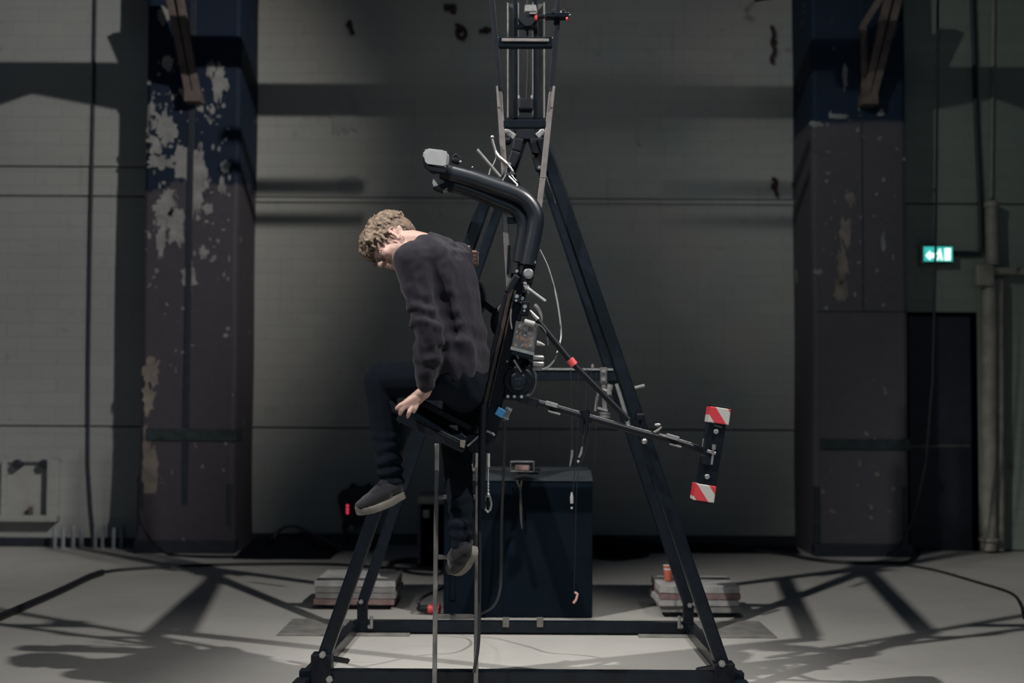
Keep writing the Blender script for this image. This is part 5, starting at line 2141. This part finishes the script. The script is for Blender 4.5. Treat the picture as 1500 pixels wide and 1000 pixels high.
# sweater
bm = B()
secs = [(Q(673, 536), 0.098, 0.085), (Q(670, 505), 0.100, 0.075), (Q(662, 470), 0.102, 0.068), (Q(655, 435), 0.105, 0.072), (Q(649, 405), 0.103, 0.082), (Q(645, 383), 0.088, 0.098), (Q(641, 371), 0.066, 0.10)]
for (a, ra, wa), (b, rb, wb) in zip(secs[:-1], secs[1:]):
    hull(bm, [(a - rgt * wa, ra), (a + rgt * wa, ra), (b - rgt * wb, rb), (b + rgt * wb, rb)])
hull(bm, [(upper - rgt * 0.13, 0.062), (upper + rgt * 0.13, 0.060), (Q(632, 366), 0.072), (Q(652, 364, 0.02), 0.05)])
hull(bm, [(Q(628, 369), 0.069), (Q(640, 372), 0.072)])
chain(bm, [(upper - rgt * 0.10, 0.075), (lsh, 0.077), (lsh.lerp(lel, 0.5), 0.068), (lel, 0.058), (lel.lerp(lwr, 0.5), 0.055), (lel.lerp(lwr, 0.82), 0.046), (lel.lerp(lwr, 0.93), 0.041)])
chain(bm, [(upper + rgt * 0.10, 0.075), (rsh, 0.070), (rsh.lerp(rel, 0.5), 0.064), (rel, 0.056), (rel.lerp(rwr, 0.6), 0.050), (rel.lerp(rwr, 0.88), 0.043)])
# loose back hem
hull(bm, [(Q(698, 546, 0.04), 0.024), (Q(694, 538, 0.03), 0.042), (Q(690, 505, 0.02), 0.055), (Q(680, 545, 0.06), 0.05), (Q(684, 500, 0.04), 0.05)])
arm_ax = (lel - lsh).normalized()


def sweater_disp(co, n):
    d = 0.0
    # long soft folds down the back
    u = co.x * 17 + co.z * 5.2
    w_ = max(0.0, min(1.0, (W(650, 385, YP).z - co.z) / 0.12))
    d += 0.021 * w_ * noise.noise(Vector((u * 1.25, co.y * 6, co.z * 2.2)))
    # ringed creases on the sleeve near the elbow and cuff
    la = (co - lel).length
    if la < 0.22 and co.y < YP - 0.06:
        d += 0.008 * math.sin((co.z - lel.z) * 95 + 3 * noise.noise(co * 9)) * max(0, 1 - la / 0.22)
    hm = max(0.0, min(1.0, (co.z - W(650, 545, YP).z) / 0.09)) if co.y > YP - 0.09 else 1.0
    d += 0.006 * noise.noise(co * 11)
    d += 0.0025 * noise.noise(co * 34)
    # cross creases over the waist
    wz = co.z - W(0, 500, YP).z
    if abs(wz) < 0.13:
        d += 0.006 * math.sin(wz * 62 + co.x * 22) * (1 - abs(wz) / 0.13)
    return co + n * (d * hm)


sw = fused('sweater', bm, M_sweater, rider, 0.0070, 4, 0.5, sweater_disp)
# ribbed collar, cuff and hem
bm = B()
cdir = (Q(604, 357) - Q(641, 374)).normalized()
cc = Q(622, 364)
s_ = cdir.orthogonal().normalized()
b_ = cdir.cross(s_)
tube(bm, [cc + (s_ * math.cos(k * math.pi / 14) + b_ * math.sin(k * math.pi / 14)) * 0.064 for k in range(28)], 0.010, 8, closed=True)
obj('collar', bm, M_sweater, sw, True)

# jeans
bm = B()
hull(bm, [(pelvis - rgt * 0.075, 0.098), (pelvis + rgt * 0.075, 0.098), (waist - rgt * 0.055, 0.085), (waist + rgt * 0.055, 0.085), (Q(678, 572), 0.09)])
chain(bm, [(lhip, 0.098), (lhip.lerp(lkn, 0.45), 0.086), (lkn + Vector((0.01, 0, 0.0)), 0.066)])
chain(bm, [(lkn, 0.066), (lkn.lerp(lan, 0.35), 0.063), (lkn.lerp(lan, 0.7), 0.056), (lkn.lerp(lan, 1.06), 0.053)])
chain(bm, [(rhip, 0.100), (rhip.lerp(rkn, 0.5), 0.085), (rkn, 0.068)])
chain(bm, [(rkn, 0.068), (rkn.lerp(ran, 0.35), 0.062), (rkn.lerp(ran, 0.7), 0.054), (rkn.lerp(ran, 1.06), 0.050)])


def jeans_disp(co, n):
    d = 0.004 * noise.noise(co * 13)
    for hz_, k in ((lan, 0.16), (ran, 0.16)):
        r = (co - hz_).length
        if r < k + 0.06:
            d += 0.007 * math.sin((co.z - hz_.z) * 135 + 2.5 * noise.noise(co * 12)) * max(0, 1 - r / (k + 0.06))
    for c_ in (lkn, rkn, lhip):
        r = (co - c_).length
        if r < 0.16:
            d += 0.005 * math.sin((co - c_).dot(Vector((0.8, 0.2, 0.5))) * 90 + 3 * noise.noise(co * 8)) * (1 - r / 0.16)
    return co + n * d


fused('jeans', bm, M_jeans, rider, 0.007, 5, 0.5, jeans_disp)


# shoes
def shoe(ankle, heel, toe, up_hint, hw):
    d = (toe - heel)
    L_ = d.length
    d.normalize()
    s2 = d.cross(up_hint).normalized()
    u2 = s2.cross(d).normalized()

    def at(f, side, h):
        return heel + d * (f * L_) + s2 * side + u2 * h
    bm = B()
    hull(bm, [(at(0.13, 0, 0.040), 0.034), (at(0.36, 0, 0.045), 0.038), (ankle, 0.043)])
    hull(bm, [(at(0.36, 0, 0.050), 0.036), (ankle, 0.040), (at(0.55, 0, 0.042), 0.032)])
    hull(bm, [(at(0.40, 0.012, 0.040), 0.032), (at(0.40, -0.012, 0.040), 0.032), (at(0.72, 0.014, 0.030), 0.026), (at(0.72, -0.016, 0.030), 0.026)])
    hull(bm, [(at(0.72, 0.014, 0.028), 0.026), (at(0.72, -0.016, 0.028), 0.026), (at(0.90, 0.006, 0.024), 0.021), (at(0.90, -0.010, 0.024), 0.021)])
    up_ = fused('shoe', bm, M_shoe, rider, 0.005, 4, 0.5)
    bm = B()
    out = []
    n = 30
    for k in range(n):
        a = 2 * math.pi * k / n
        f = 0.5 - 0.5 * math.cos(a)
        wd = (0.034 + 0.016 * math.sin(math.pi * min(1, f * 0.9 + 0.1)) * (0.4 + f)) * hw
        out.append((f, (wd if math.sin(a) >= 0 else -wd) * min(1.0, abs(math.sin(a)) ** 0.45)))
    rows = []
    for h, g in ((-0.012, 0.94), (-0.004, 1.0), (0.013, 1.0), (0.017, 0.96)):
        rows.append([bm.verts.new(at(f * 1.0, sd * g, h + 0.012 * max(0, f - 0.75) * 2 + 0.004 * (f < 0.25))) for f, sd in out])
    for i in range(3):
        for k in range(n):
            bm.faces.new([rows[i][k], rows[i][(k + 1) % n], rows[i + 1][(k + 1) % n], rows[i + 1][k]])
    bm.faces.new(rows[0][::-1])
    bm.faces.new(rows[-1])
    obj('sole', bm, M_sole, up_, True)
    bm = B()
    for i in range(4):
        f = 0.44 + 0.075 * i
        h = 0.083 - 0.010 * i
        tube(bm, [at(f, -0.018, h - 0.006), at(f + 0.01, 0, h), at(f, 0.018, h - 0.006)], 0.003, 6)
    obj('lace', bm, M_black, up_, True)
    return up_


shoe(lan + Vector((0.005, 0, -0.035)), Q(593, 724, 0.06), Q(523, 752, -0.04), Vector((0.2, 0, 1)), 1.0)
shoe(ran + Vector((0.005, 0, -0.02)), Q(698, 806, 0.09), Q(664, 836, 0.23), Vector((-0.3, -1.2, 0.8)), 1.0)
